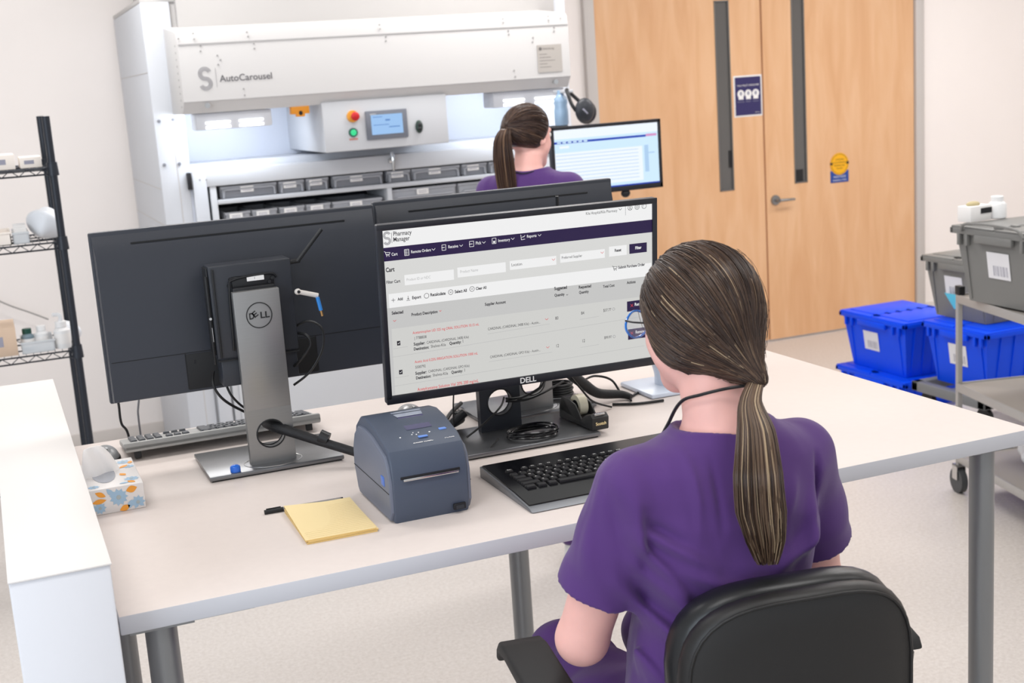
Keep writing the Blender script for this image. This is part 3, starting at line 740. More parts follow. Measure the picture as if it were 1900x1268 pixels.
# navigation bar
for (t_, f, a, b_) in (('Cart', ca, (168, 728), (238, 716)), ('Remote Orders', ca, (398, 698), (630, 668)), ('Receive', ca, (835, 640), (950, 622)), ('Pick', ca, (1158, 597), (1222, 588)), ('Inventory', ca, (1422, 566), (1560, 548)), ('Reports', cb, (238, 516), (350, 500))):
    tx(f, t_, a, b_, WH, .012)
for (f, c_) in ((ca, (660, 652)), (ca, (985, 608)), (ca, (1252, 570)), (ca, (1592, 527)), (cb, (386, 485))): chev(f, c_, WH)
def cart_icon(f, c_, s, mi):
    p = f(*c_); X = lambda u, v: (p[0]+u*s, p[1]+v*s)
    line([X(-1.2, .9), X(-.8, .8), X(-.45, -.5), X(.7, -.5)], .0009, mi); line([X(-.75, .55), X(1.0, .45), X(.75, -.2), X(-.5, -.2)], .0009, mi)
    for u in (-.3, .55): rect(*X(u-.12, -1.0), *X(u+.15, -.75), mi, .0008)
cart_icon(ca, (118, 705), .0055, WH); cart_icon(cb, (1272, 872), .0055, TX)
def frame_icon(f, c_, wd, hg, mi, k):
    p = f(*c_); x0, x1, z0, z1 = p[0]-wd, p[0]+wd, p[1]-hg, p[1]+hg
    line([(x0, z0), (x1, z0), (x1, z1), (x0, z1), (x0, z0)], .0009, mi)
    if k == 0:
        for j in (-.5, 0, .5): line([(x0, p[1]+hg*j), (x1, p[1]+hg*j)], .0007, mi)
        line([(p[0]-wd*.3, z0), (p[0]-wd*.3, z1)], .0007, mi)
    if k == 1: line([(x0-.001, p[1]), (p[0]+wd*.4, p[1])], .0012, mi)
    if k == 2: rect(p[0]-wd*.5, z0+.001, p[0]+wd*.5, p[1], mi, .0008)
frame_icon(ca, (345, 688), .0045, .006, WH, 0); frame_icon(ca, (782, 630), .004, .0055, WH, 1); frame_icon(ca, (1108, 588), .0045, .0055, WH, 1); frame_icon(ca, (1372, 552), .0042, .0055, WH, 2)
line([cb(165, 480), cb(172, 540), cb(215, 530)], .001, WH); line([cb(178, 515), cb(192, 500), cb(200, 508), cb(214, 485)], .001, WH)
# filter row
tx(ca, 'Cart', (100, 920), (203, 905), TX, .03); tx(ca, 'Filter Cart', (108, 1058), (270, 1036), TX, .02)
R2(ca, (317, 955), (903, 1008), WH); R2(ca, (940, 868), (1512, 918), WH); R2(cb, (35, 790), (585, 832), WH); R2(cb, (628, 707), (1155, 750), WH)
tx(ca, 'Product ID or NDC', (345, 1025), (625, 985), LG); tx(ca, 'Product Name', (975, 932), (1185, 903), LG)
tx(cb, 'Location', (58, 852), (180, 835), TX); tx(cb, 'Preferred Supplier', (648, 767), (888, 735), TX)
chev(cb, (550, 772), RD); chev(cb, (1122, 690), RD)
R2(cb, (1203, 622), (1412, 715), WH); R2(cb, (1442, 592), (1648, 682), NV)
tx(cb, 'Reset', (1270, 682), (1348, 670), TX, .03); tx(cb, 'Filter', (1512, 652), (1585, 640), WH, .03)
tx(cb, 'Submit Purchase Order', (1312, 880), (1625, 830), TX, .03)
for (t_, a, b_) in (('Add', (238, 1255), (300, 1245)), ('Export', (410, 1238), (515, 1222)), ('Recalculate', (625, 1205), (802, 1180)), ('Select All', (910, 1168), (1052, 1145)), ('Clear All', (1158, 1130), (1282, 1110))):
    tx(ca, t_, a, b_, TX, .03)
p = ca(188, 1250); line([(p[0]-.004, p[1]), (p[0]+.004, p[1])], .0009, TX); line([(p[0], p[1]-.004), (p[0], p[1]+.004)], .0009, TX)
p = ca(362, 1222); line([(p[0], p[1]+.004), (p[0], p[1]-.003)], .0009, TX); line([(p[0]-.002, p[1]-.001), (p[0], p[1]-.003), (p[0]+.002, p[1]-.001)], .0009, TX); line([(p[0]-.004, p[1]-.005), (p[0]+.004, p[1]-.005)], .0009, TX)
for (x, y) in ((578, 1198), (862, 1155), (1113, 1118)): ring(ca, (x, y), .0050, TX)
chev(ca, (862, 1155), TX, .0022); chev(ca, (1113, 1118), TX, .0018)
# table header
for (t_, f, a, b_) in (('Selected', cc, (170, 153), (305, 133)), ('Product Description', cc, (402, 170), (708, 128)), ('Supplier Account', cc, (1265, 48), (1510, 15)), ('Suggested', cb, (560, 1132), (708, 1110)), ('Quantity', cb, (562, 1208), (680, 1190)),
                       ('Requested', cb, (848, 1115), (993, 1093)), ('Quantity', cb, (850, 1175), (965, 1158)), ('Total Cost', cb, (1132, 1105), (1268, 1083)), ('Actions', cb, (1412, 1060), (1515, 1045))):
    tx(f, t_, a, b_, TX, .03)
chev(cc, (203, 225), RD, .003); chev(cc, (740, 108), RD, .0022); chev(cb, (710, 1187), TX, .002)
# rows
tx(cc, 'Acetaminophen UD 325 mg ORAL SOLUTION 10.15 mL', (415, 382), (1195, 262), RD, .008)
tx(cc, '| 7788838', (438, 445), (578, 425), TX); tx(cc, 'Supplier:', (428, 517), (560, 497), TX, .03); tx(cc, 'CARDINAL (CARDINAL 340B Kila)', (580, 495), (1075, 420), TX)
tx(cc, 'Destination:', (430, 574), (608, 547), TX, .03); tx(cc, 'Shelves-Kila', (630, 543), (805, 515), TX); tx(cc, 'Quantity:', (848, 507), (985, 485), TX, .03); tx(cc, '1', (1005, 482), (1016, 480), TX)
tx(cc, 'Acetic Acid 0.25% IRRIGATION SOLUTION 1000 mL', (440, 724), (1180, 607), RD, .008)
tx(cc, '5500792', (448, 787), (568, 770), TX); tx(cc, 'Supplier:', (448, 860), (580, 840), TX, .03); tx(cc, 'CARDINAL (CARDINAL GPO Kila)', (600, 835), (1082, 762), TX)
tx(cc, 'Destination:', (455, 914), (632, 888), TX, .03); tx(cc, 'Shelves-Kila', (652, 882), (830, 853), TX); tx(cc, 'Quantity:', (870, 847), (1003, 826), TX, .03); tx(cc, '1', (1025, 822), (1036, 820), TX)
tx(cc, 'Acetylcysteine Solution Vial 20% 200 mg/mL', (472, 1052), (1190, 935), RD, .008)
for (a, b_) in (((230, 465), (272, 512)), ((254, 806), (298, 852))):
    R2(cc, a, b_, TX); p = cc((a[0]+b_[0])/2, (a[1]+b_[1])/2); line([(p[0]-.0018, p[1]), (p[0]-.0004, p[1]-.0014), (p[0]+.002, p[1]+.0018)], .0008, WH, .0009)
def uline(f, a, b_, mi=LG, w_=.0006): line([f(*a), f(*b_)], w_, mi, .0006)
uline(c5, (748, 968), (1135, 905)); uline(c5, (758, 1140), (1150, 1080)); uline(c5, (1320, 878), (1440, 858)); uline(c5, (1325, 1052), (1440, 1032))
uline(c5, (165, 1060), (255, 1045)); uline(c5, (178, 1240), (262, 1226)); uline(c5, (160, 1112), (1690, 862)); uline(c5, (170, 1292), (1720, 1040), LG)
tx(c5, 'CARDINAL (CARDINAL 340B Kila) - Austin...', (752, 945), (1075, 890), TX); tx(c5, 'CARDINAL (CARDINAL GPO Kila) - Austin...', (765, 1118), (1075, 1062), TX)
chev(c5, (1115, 876), RD); chev(c5, (1122, 1050), RD)
for (t_, a, b_) in (('80', (535, 318), (568, 312)), ('84', (820, 262), (856, 256)), ('$37.77', (1065, 230), (1150, 215)), ('12', (548, 622), (574, 617)), ('12', (835, 567), (862, 561)), ('$99.97', (1075, 530), (1155, 515))):
    tx(cd, t_, a, b_, TX)
ring(cd, (1177, 200), .0028, MD, .0006); ring(cd, (1183, 502), .0028, MD, .0006)
R2(cd, (1325, 118), (1590, 195), NV); R2(cd, (1336, 425), (1600, 502), NV)
tx(cd, 'Remove', (1420, 470), (1530, 452), WH, .02); tx(cd, 'Remove', (1410, 165), (1520, 147), WH, .02)
for c_ in ((1378, 160), (1378, 465)):
    p = cd(*c_); line([(p[0]-.003, p[1]-.003), (p[0]+.003, p[1]+.003)], .0009, RD, .0009); line([(p[0]-.003, p[1]+.003), (p[0]+.003, p[1]-.003)], .0009, RD, .0009)
o = S.obj('display', UM, FMON, label='lit order screen with a dark purple menu bar', flat=True); o.matrix_local = FPM

# second workstation monitor at the machine
t = thing('computer_monitor', 'smaller lit monitor with pale blue screen beside the standing woman', 'monitor', (2.51, 5.0, 1.35))
qa = at(1020, 233, Y=5.0); qb = at(1222, 222, Y=5.0); qc = at(1230, 347, Y=5.0)
M2 = Matrix.Translation((0, 0, 0))
x0, x1, z1, z0 = qa.x-2.51, 2.735-2.51, 1.655-1.35, 1.362-1.35
b = B(); b.box(x0, .0, z0, x1, .03, z1, .006); b.box(x0+.1, .03, z0+.04, x1-.1, .045, z1-.04, .006); b.obj('housing', M_housing, t)
b = B(); b.box(x0, -.006, z1-.014, x1, .002, z1, .002); b.box(x0, -.006, z0, x1, .002, z0+.022, .002); b.box(x0, -.006, z0, x0+.014, .002, z1, .002); b.box(x1-.014, -.006, z0, x1, .002, z1, .002)
b.obj('bezel', M_bezel, t)
V_bg = glow('screen_pale_blue', (205, 232, 252), 1.05); V_wh = glow('screen_white', (236, 244, 254), 1.05); V_bar = glow('screen_blue', (24, 64, 180), 1.0); V_pk = glow('screen_pink', (214, 150, 200), 1.0); V_ln = glow('screen_line_blue', (176, 208, 240), 1.0)
S = B(); X0, X1, Z0, Z1 = x0+.013, x1-.013, z0+.021, z1-.013; wS, hS = X1-X0, Z1-Z0
def r3(u0, v0, u1, v1, mi, dy=.0002): S.poly([(X0+wS*u0, -.001-dy, Z1-hS*v1), (X0+wS*u1, -.001-dy, Z1-hS*v1), (X0+wS*u1, -.001-dy, Z1-hS*v0), (X0+wS*u0, -.001-dy, Z1-hS*v0)], mi)
r3(0, 0, 1, 1, 0, 0); r3(0, 0, 1, .15, 1); r3(0, .19, .88, .225, 2); r3(.88, .18, .985, .22, 3, .0003); r3(0, .23, 1, .36, 0, .0003); r3(0, .37, .84, .93, 1)
for k in range(9): r3(.01, .41+k*.057, .8, .418+k*.057, 4, .0003)
r3(.86, .36, .90, .80, 4, .0003); r3(.86, .48, .96, .50, 4, .0004); r3(0, .975, 1, 1, 2, .0003); r3(.05, .26, .14, .30, 1, .0004)
for k in range(6): r3(.03+k*.05, .195, .065+k*.05, .218, 0, .0004)
S.obj('display', [V_bg, V_wh, V_bar, V_pk, V_ln], t, label='lit pale blue screen', flat=True)
b = B(); b.ell((x0+(x1-x0)*.66, .01, z0-.012), (.022, .012, .018), 0, 14); b.box(x0+.20, .045, .12, x0+.30, .09, .22, .01); b.tube([(x0+.25, .09, .17), (x0+.22, .4, .17), (x0+.28, .82, .20)], .018, 10, smooth=5)
b.obj('mounting_arm', M_black, t)

# ---------------------------------------------------------------- mini computers, antenna, usb sticks
def mini_pc(label, x0, x1, y0, y1, z0, z1, detailed=True):
    t = thing('mini_computer', label, 'computer', ((x0+x1)/2, (y0+y1)/2, z0)); cx = (x0+x1)/2; w = (x1-x0)/2; h = z1-z0; d = (y1-y0)/2
    b = B(); b.box(-w, -d, .06, w, d, h, .004); b.box(-w*.92, -d+.004, 0, w*.95, d, .062, .003)
    b.obj('case', M_dark, t)
    b = B(); b.box(-w-.004, -d+.006, .07, -w, d-.004, h-.004, .002); b.box(-w-.008, -d+.002, .05, -w-.003, -d+.010, h-.02, .002)
    b.box(-w+.006, -d-.004, .064, -w+.010, -d+.001, h-.006, .001); b.box(-w, -d-.003, .056, w, -d+.001, .059)
    b.obj('side_rail', M_black, t)
    b = B(); b.tube([(-w+.035, -d-.004, h*.30), (-w+.035, -d-.010, h*.42), (-w+.038, -d-.010, h*.80), (-w+.05, -d-.008, h*.88), (w-.05, -d-.008, h*.90), (w-.035, -d-.006, h*.86)], .0025, 6, smooth=4)
    b.box(-w+.045, -d-.006, h*.78, w-.04, -d+.001, h*.90, .003)
    for (u, v) in ((-.55, .83), (-.5, .88), (.5, .86), (.42, .83), (-.45, .35), (-.4, .28)): b.cyl((w*u, -d-.009, h*v), (w*u, -d+.0, h*v), .004, n=10)
    b.obj('mounting_bracket', M_black, t)
    if detailed:
        b = B(); b.box(-.010, -d-.0085, h-.038, .026, -d-.0065, h-.026, 0, 0); b.text('1', frameM((.006, -d-.0088, h-.035), (1, 0, 0), (0, 0, 1)), size=.007, mi=1)
        b.obj('label', [M_paper, M_ink], t, label='small white number label')
        b = B(); b.box(-w-.0045, -d+.002, .10, -w-.0035, -d+.006, .13); b.cyl((-w-.006, -d+.004, .15), (-w-.006, -d-.004, .15), .003, n=8); b.obj('port_trim', M_chrome, t)
    return t, cx, w, h, d
pc, cx, w, h, d = mini_pc('black mini computer mounted behind the left monitor stand with white number label', .412, .586, 2.715, 2.775, 1.270, 1.528)
b = B(); b.tube([(w-.004, -.01, h-.012), (w+.024, -.012, h-.010)], .005, 10); b.tube([(w+.018, -.014, h-.012), (w+.076, -.02, h+.052)], [.0046, .0040], 10)
b.obj('antenna', M_black, pc)
pc2, cx, w, h, d = mini_pc('black mini computer behind the hidden monitor, only its antenna showing', 1.05, 1.22, 2.80, 2.835, 1.27, 1.52, False)
qa = at(1028, 372, Y=2.83); b = B(); b.tube([(qa.x-1.135, 0, 1.45-1.27), (qa.x-1.135, -.006, 1.5885-1.27)], .0042, 8); b.box(.08, -.004, .17, qa.x-1.13, .004, .19); b.obj('antenna', M_black, pc2)
q0 = at(549, 541, Y=2.70); q1 = at(592, 549, Y=2.70)
t = thing('usb_stick', 'small white swivel memory stick plugged beside the mini computer', 'memory stick', q0)
b = B(); dv = q1-q0; b.tube([(0.004, 0, -.001), dv*.95], .0052, 10); b.ell((.004, 0, -.001), (.0075, .0052, .0068), 0, 14); b.obj('shell', mat('stick_white', (212, 206, 200), .4), t)
b = B(); b.cyl((.005, -.0058, -.001), (.005, -.0045, -.001), .0034, n=16); b.obj('rivet', M_ink, t)
q2 = at(589, 552, Y=2.692); q3 = at(597, 582, Y=2.692)
t = thing('usb_stick', 'small blue memory stick hanging from the white one', 'memory stick', q2)
b = B(); dv = q3-q2; b.tube([(0, 0, 0), dv*.8], .0042, 10); b.obj('shell', mat('stick_blue', (52, 130, 208), .35), t)
b = B(); b.tube([dv*.78, dv*1.15], .0028, 8); b.obj('plug', mat('brass', (190, 150, 100), .35, metal=.8), t)

# ---------------------------------------------------------------- label printer
pt = thing('label_printer', 'dark blue-grey desktop label printer with a front paper slot', 'printer', (.606, 2.172, DZ))
M_prt = mat('printer_slate', (72, 81, 98), .4, bump=.06, bscale=900); M_prt2 = mat('printer_side_grey', (104, 110, 126), .42, bump=.05, bscale=900)
PWd = .158
prof = [(.010, .0), (.002, .020), (.0, .085), (.004, .112), (.016, .133), (.040, .146), (.110, .163), (.150, .168), (.190, .163), (.225, .140), (.245, .100), (.250, .060), (.235, .010), (.225, 0)]
b = B(); b.prism([(.006, y, z) for y, z in prof], (PWd-.012, 0, 0), 0, .006, 3); b.obj('cover', M_prt, pt, ang=28)
side = [(.018, .004), (.006, .022), (.004, .080), (.010, .108), (.022, .124), (.05, .132), (.10, .145), (.15, .150), (.19, .146), (.22, .125), (.238, .095), (.243, .06), (.228, .012), (.218, .004)]
for x in (.0, PWd-.012):
    b = B(); b.prism([(x, y, z) for y, z in side], (.012, 0, 0), 0, .005, 3); b.obj('side_panel', M_prt2, pt, ang=28)
b = B(); b.box(.022, -.0012, .083, .136, .004, .088, .0008, 0); b.box(.026, -.005, .0800, .132, .001, .0845, .0006, 1)
b.obj('paper_slot', [M_ink, M_chrome], pt)
b = B(); b.box(-.0006, .008, .0575, 0.001, .238, .0588); b.box(PWd-.001, .008, .0575, PWd+.0006, .238, .0588); b.obj('seam', M_vent, pt)
b = B(); b.box(.118, -.003, .008, .142, .004, .020, .002, 0); b.box(.122, -.004, .010, .138, -.002, .017, 0, 1); b.obj('front_port', [M_ink, M_dark], pt)
def topz(y): return float(np.interp(y, [a for a, _ in prof[3:9]], [c_ for _, c_ in prof[3:9]]))
sl = (.163-.146)/.07; tv = Vector((0, 1, sl)).normalized()
def topM(x, y, dz=.0008): return frameM((x, y, topz(y)+dz), (1, 0, 0), tv)
b = B(); b.text('Intermec', topM(.060, .026), width=.038, mi=0, bold=.03); b.text('PC43d', topM(.121, .026), width=.018, mi=0, bold=.02)
b.obj('printer_lettering', M_paper, pt)
b = B()
P4 = [(.062, .070), (.112, .070), (.112, .128), (.062, .128)]
b.poly([(x, y, topz(y)+.0007) for x, y in P4], 0); b.poly([(x, y, topz(y)+.0012) for x, y in ((.062, .125), (.112, .125), (.118, .158), (.058, .158))], 1)
b.obj('label_window', [mat('window_violet', (66, 64, 104), .15, coat=.5), mat('window_clear', (150, 158, 176), .1)], pt)
b = B()
for (x, y, r) in ((.042, .048, .002), (.066, .052, .0015), (.074, .050, .0015), (.08, .056, .0015), (.100, .052, .002), (.070, .058, .0012)): b.ell((x, y, topz(y)), (r, r, .0012), 1, 8)
b.box(.074, .036, topz(.04)-.001, .092, .044, topz(.04)+.0016, .001, 0); b.box(.120, .052, topz(.055)-.001, .134, .062, topz(.055)+.0016, .001, 0)
b.obj('button', [mat('button_blue', (110, 150, 225), .35), M_paper], pt)
b = B(); b.box(-.0015, .030, .066, .002, .050, .085, .003); b.obj('side_latch', mat('latch_blue', (70, 110, 190), .35), pt)
b = B(); 
for x in (.02, .138): 
    for y in (.03, .2): b.cyl((x, y, -.0005), (x, y, .004), .008, n=12)
b.obj('foot', M_rubber, pt)

# ---------------------------------------------------------------- keyboards
def keyboard(label, loc_, rz, w_, d_, kind, tilt=0.):
    t = thing('keyboard', label, 'keyboard', loc_, rz); t.rotation_euler = (math.radians(tilt), 0, rz)
    # local: x right, y away from the typist, origin lower-left corner of the tray
    if kind == 'black':
        b = B(); b.prism([(0, 0, .002), (0, .01, .0), (0, d_, 0), (0, d_, .022), (0, .09, .014), (0, .02, .008)], (w_, 0, 0), 0, .003)
        b.obj('tray', mat('keyboard_silver_edge', (120, 122, 126), .35, metal=.5), t)
        b = B(); b.prism([(.004, .022, .0105), (.004, .09, .0165), (.004, d_-.004, .0245), (.004, d_-.004, .018), (.004, .09, .010), (.004, .022, .006)], (w_-.008, 0, 0), 0, .002)
        b.obj('deck', M_blackg, t); km, lm_ = mat('key_black', (30, 30, 32), .4), M_paper; y0 = .098; pitch = .0185; x0 = .028; sl_ = .008/(d_-.094); zb = .0168
    else:
        b = B(); b.box(0, 0, .002, w_, d_, .016, .004); b.box(-.0, d_-.014, .0, w_, d_, .022, .004); b.obj('tray', mat('keyboard_light_grey', (160, 160, 158), .45), t)
        b = B(); b.box(.02, d_-.02, -.016, .035, d_-.008, .004, .002); b.box(w_-.035, d_-.02, -.016, w_-.02, d_-.008, .004, .002); b.obj('foot', M_black, t)
        km, lm_ = mat('key_grey', (92, 94, 98), .45), M_white; y0 = .02; pitch = .0185; x0 = .012; sl_ = 0.; zb = .016
    rows = ['ZXCVBNM,./', 'ASDFGHJKL;', 'QWERTYUIOP', '1234567890']
    meshes = {}
    def key(x, row, wk, ch):
        kk = (round(wk, 4), ch, row == 5)
        if kk not in meshes:
            b = B(); s_ = .0148; kw = wk-.0035; dk = s_ if row != 5 else .010
            r = bmesh.ops.create_cube(b.bm, size=1); vs = r['verts']
            for v in vs:
                top_ = v.co.z > 0; ins = .0014 if top_ else 0
                v.co = Vector(((kw/2-ins)*(1 if v.co.x > 0 else -1), (dk/2-ins)*(1 if v.co.y > 0 else -1), .0052 if top_ else 0))
            es = [e for e in b.bm.edges]; bmesh.ops.bevel(b.bm, geom=es, offset=.0008, segments=2, profile=.5, affect='EDGES')
            if ch: b.text(ch, frameM((-kw/2+.0035, .0005 if row != 5 else -.002, .0056), (1, 0, 0), (0, 1, 0)), size=.0058, mi=1, bold=.02)
            me = b.obj('key', [km, lm_], t); meshes[kk] = me; o = me
        else:
            o = meshes[kk].copy(); COL.objects.link(o)
        yy = y0+row*pitch+(.006 if row == 5 else 0)
        o.location = (x+wk/2, yy, zb+sl_*(yy-y0)+(0)); o.rotation_euler = (math.atan(sl_), 0, 0)
    P_ = pitch; X = x0
    for wk in (1.3, 1.2, 1.2, 5.4, 1.2, 1.2, 1.2, 1.3): key(X, 0, wk*P_, ''); X += wk*P_
    for r_, (lead, trail) in enumerate(((2.2, 1.8), (1.8, 2.2), (1.5, 1.5), (1.0, 2.0))):
        X = x0; key(X, r_+1, lead*P_, ''); X += lead*P_
        for ch in rows[r_]: key(X, r_+1, P_, ch); X += P_
        if r_ == 2: key(X, 3, P_, '['); X += P_
        if r_ == 3: key(X, 4, P_, '-'); X += P_
        key(X, r_+1, trail*P_, '')
    X = x0; key(X, 5, P_, 'Esc' if kind == 'black' else ''); X += 1.8*P_
    for k in range(12): key(X+(k//4)*.35*P_, 5, .9*P_, 'F%d' % (k+1) if kind == 'black' else ''); X += .95*P_
    for r_ in (3, 4):
        for k in range(3): key(x0+15.2*P_+k*P_, r_, P_, '')
    for k in range(3): key(x0+15.2*P_+k*P_, 0, P_, '')
    for r_ in range(0, 5):
        for k in range(4): key(x0+18.5*P_+k*P_, r_, P_, '')
    return t
kb = keyboard('black keyboard with white lettering in front of the seated woman', (.846, 2.092, DZ), 0, .462, .264, 'black')
b = B(); b.text('Windows', frameM((.03, .05, .0140), (1, 0, 0), (0, 1, .08)), width=.0001, mi=0) if False else None
kb2 = keyboard('light grey keyboard turned away, lying behind the left monitor stand', (.664, 2.915+.0, DZ+.014), PI-.01, .445, .15, 'grey', tilt=7.5)
kb2.location = (.664, 3.060, DZ+.001)

# ---------------------------------------------------------------- mice
def mouse(label, loc_, rz, body, rim):
    t = thing('computer_mouse', label, 'mouse', loc_, rz)
    sdf_obj('shell', lambda p: smax(el(p, (0, 0, .004), (.031, .050, .032)), -(p[:, 2]-.002), .003), (-.036, -.055, -.002), (.036, .055, .04), .002, body, t)
    sdf_obj('base_rim', lambda p: smax(el(p, (0, 0, .006), (.0325, .0515, .022)), np.maximum(-p[:, 2], p[:, 2]-.012), .001), (-.036, -.055, -.003), (.036, .055, .02), .002, rim, t)
    b = B(); b.cyl((-.004, .030, .028), (.004, .030, .028), .008, n=18); b.ell((0, .030, .0268), (.006, .013, .006), 0, 12); b.obj('scroll_wheel', M_ink, t)
    b = B(); b.tube([(0, .012, .0352), (0, .03, .0315), (0, .044, .0205)], .0006, 4, smooth=4); b.obj('button_seam', M_vent, t)
    return t
mouse('grey computer mouse beside the low white wall behind the tissue box', (.178, 2.955, DZ), PI, mat('mouse_grey', (116, 118, 120), .3), M_black)
mouse('silver computer mouse behind the label printer under the front monitor', (.872, 2.885, DZ), PI+.1, mat('mouse_silver', (150, 150, 150), .25, metal=.3), M_black)

# ---------------------------------------------------------------- tissue box
tb = thing('tissue_box', 'flat tissue box printed with pale blue and orange flowers', 'tissue box', (.163, 2.655, DZ))
M_tb = mat('tissue_box_white', (226, 222, 220), .45); M_fb = mat('petal_blue', (160, 190, 214), .5); M_fo = mat('petal_orange', (238, 160, 60), .5); M_fg = mat('flower_centre', (168, 178, 180), .5)
b = B(); x0, x1, y0, y1, H = -.053, .054, -.099, .106, .052
b.box(x0, y0, 0, x1, y1, H, .0015, 0)
r_ = random.Random(5)
def blossom(M4, r, n, mi, mc, ins):
    for k in range(n):
        a = 2*PI*k/n; pts = []
        for j in range(9):
            u = j/8; wd = math.sin(PI*min(u*1.1, 1))*.26*r
            pts.append((math.cos(a)*u*r-math.sin(a)*wd, math.sin(a)*u*r+math.cos(a)*wd))
        for j in range(7, 0, -1):
            u = j/8; wd = -math.sin(PI*min(u*1.1, 1))*.26*r
            pts.append((math.cos(a)*u*r-math.sin(a)*wd, math.sin(a)*u*r+math.cos(a)*wd))
        if all(ins(*((M4 @ Vector((p[0], p[1], 0))))) for p in pts): b.poly([M4 @ Vector((p[0], p[1], .00002*k)) for p in pts], mi)
    for q_, rr in ((.0005, .24), ):
        b.poly([M4 @ Vector((rr*r*math.cos(2*PI*k/16), rr*r*math.sin(2*PI*k/16), q_)) for k in range(16)], mc)
FR = lambda x, z: frameM((x, y0-.0003, z), (1, 0, 0), (0, 0, 1)); TP = lambda x, y: frameM((x, y, H+.0003), (1, 0, 0), (0, 1, 0)); SD = lambda y, z: frameM((x1+.0003, y, z), (0, 1, 0), (0, 0, 1))
inb = lambda x, y, z: x0-.001 <= x <= x1+.001 and y0-.001 <= y <= y1+.001 and -.0 <= z <= H+.001
blossom(FR(.005, .030), .019, 11, 1, 3, inb); blossom(FR(.040, .014), .015, 9, 1, 3, inb); blossom(FR(-.032, .014), .013, 9, 1, 3, inb)
def leaf(M4, a, ln, wd, mi):
    pts = [(u*ln*math.cos(a)-wd*math.sin(PI*u)*math.sin(a)*s_, u*ln*math.sin(a)+wd*math.sin(PI*u)*math.cos(a)*s_) for s_, us in ((1, np.linspace(0, 1, 9)), (-1, np.linspace(1, 0, 9)[1:-1])) for u in us]
    b.poly([M4 @ Vector((p[0], p[1], .0004)) for p in pts], mi)
leaf(FR(.020, .040), .2, .022, .007, 2); leaf(FR(.004, .003), .35, .022, .006, 2); leaf(FR(-.046, .026), .1, .028, .005, 2); leaf(FR(-.038, .046), -.5, .022, .005, 2)
blossom(TP(.034, .075), .016, 8, 1, 3, inb); blossom(TP(.036, -.06), .017, 9, 1, 3, inb); leaf(TP(.022, .03), .8, .026, .006, 2); leaf(TP(.028, -.03), 2.0, .022, .006, 2); leaf(TP(.010, -.085), .2, .02, .005, 1)
blossom(TP(.040, .035), .014, 9, 1, 3, inb); blossom(TP(-.038, -.08), .013, 9, 1, 3, inb); blossom(TP(.010, .09), .012, 8, 1, 3, inb); leaf(TP(.040, -.09), 2.2, .022, .006, 2); leaf(TP(.045, .055), 1.4, .02, .005, 2); leaf(FR(-.016, .050), -.9, .02, .005, 1); leaf(FR(.022, .004), 1.2, .018, .005, 1); leaf(FR(-.050, .008), .9, .016, .004, 1)
for yy in (-.07, -.02, .03, .08): blossom(SD(yy, .028), .018, 9, 1, 3, inb)
b.obj('box', [M_tb, M_fb, M_fo, M_fg], tb, ang=60)
b = B(); b.poly([(.030*math.cos(a)*.75-.012, .062*math.sin(a), H+.0006) for a in np.linspace(0, 2*PI, 28, endpoint=False)], 0)
b.obj('opening_film', mat('clear_film', (150, 156, 168), .1, coat=1.), tb)
b = B(); nU, nV = 14, 8; g = []
for i in range(nU):
    u = i/(nU-1); row = []
    for j in range(nV):
        v = j/(nV-1)-.5; spread = .064*(1-.85*u**1.3)+.004
        row.append(b.bm.verts.new((-.014+v*spread*1.1-.018*u, .006+v*spread*.6+.006*math.sin(v*11+u*3)*(1-u)-.012*u, H-.002+.064*math.sin(u*PI*.55))))
    g.append(row)
for i in range(nU-1):
    for j in range(nV-1): b.bm.faces.new((g[i][j], g[i][j+1], g[i+1][j+1], g[i+1][j]))
o = b.obj('tissue', mat('tissue_paper', (252, 249, 247), .85), tb, ang=180)
md = o.modifiers.new('thick', 'SOLIDIFY'); md.thickness = .0008; md2 = o.modifiers.new('sub', 'SUBSURF'); md2.levels = 1; md2.render_levels = 2

# ---------------------------------------------------------------- pad, pen
pd = thing('note_pad', 'yellow ruled note pad with curled corner, left of the printer', 'note pad', (.512, 2.262, DZ), -.02)
M_yp = mat('legal_yellow', (238, 216, 164), .65); M_yp2 = mat('legal_yellow_edge', (222, 186, 116), .7)
for k, (zz, dx, dr, lift) in enumerate(((.0, 0, 0, 0), (.003, .001, .01, .001), (.0055, -.0012, -.012, .004))):
    b = B(); n = 12; A = []; Bt = []
    for i in range(n+1):
        for j in range(n+1):
            u, v = i/n, j/n; x = -.064+.128*u+dx; y = -.10+.20*v
            cz = zz+.0026+lift*max(0, 1-u*1.6)*max(0, (v-.15))*1.6
            A.append(b.bm.verts.new((x, y, cz))); Bt.append(b.bm.verts.new((x, y, cz-.0024)))
    idx = lambda i, j: i*(n+1)+j
    for i in range(n):
        for j in range(n):
            b.bm.faces.new((A[idx(i, j)], A[idx(i+1, j)], A[idx(i+1, j+1)], A[idx(i, j+1)])); b.bm.faces.new((Bt[idx(i, j)], Bt[idx(i, j+1)], Bt[idx(i+1, j+1)], Bt[idx(i+1, j)]))
    for i in range(n):
        for (p_, q_) in (((i, 0), (i+1, 0)), ((i, n), (i+1, n)), ((0, i), (0, i+1)), ((n, i), (n, i+1))):
            f = b.bm.faces.new((A[idx(*p_)], A[idx(*q_)], Bt[idx(*q_)], Bt[idx(*p_)])); f.material_index = 1
    o = b.obj('sheets', [M_yp, M_yp2], pd, ang=50); o.rotation_euler = (0, 0, dr)
    if k == 2:
        b = B()
        for j in range(18): b.box(-.060, -.09+j*.0095, .0, .060, -.0896+j*.0095, .0001)
        o2 = b.obj('ruled_line', mat('ruled_pale', (226, 200, 150), .7), pd); o2.location = (0, 0, .0084)
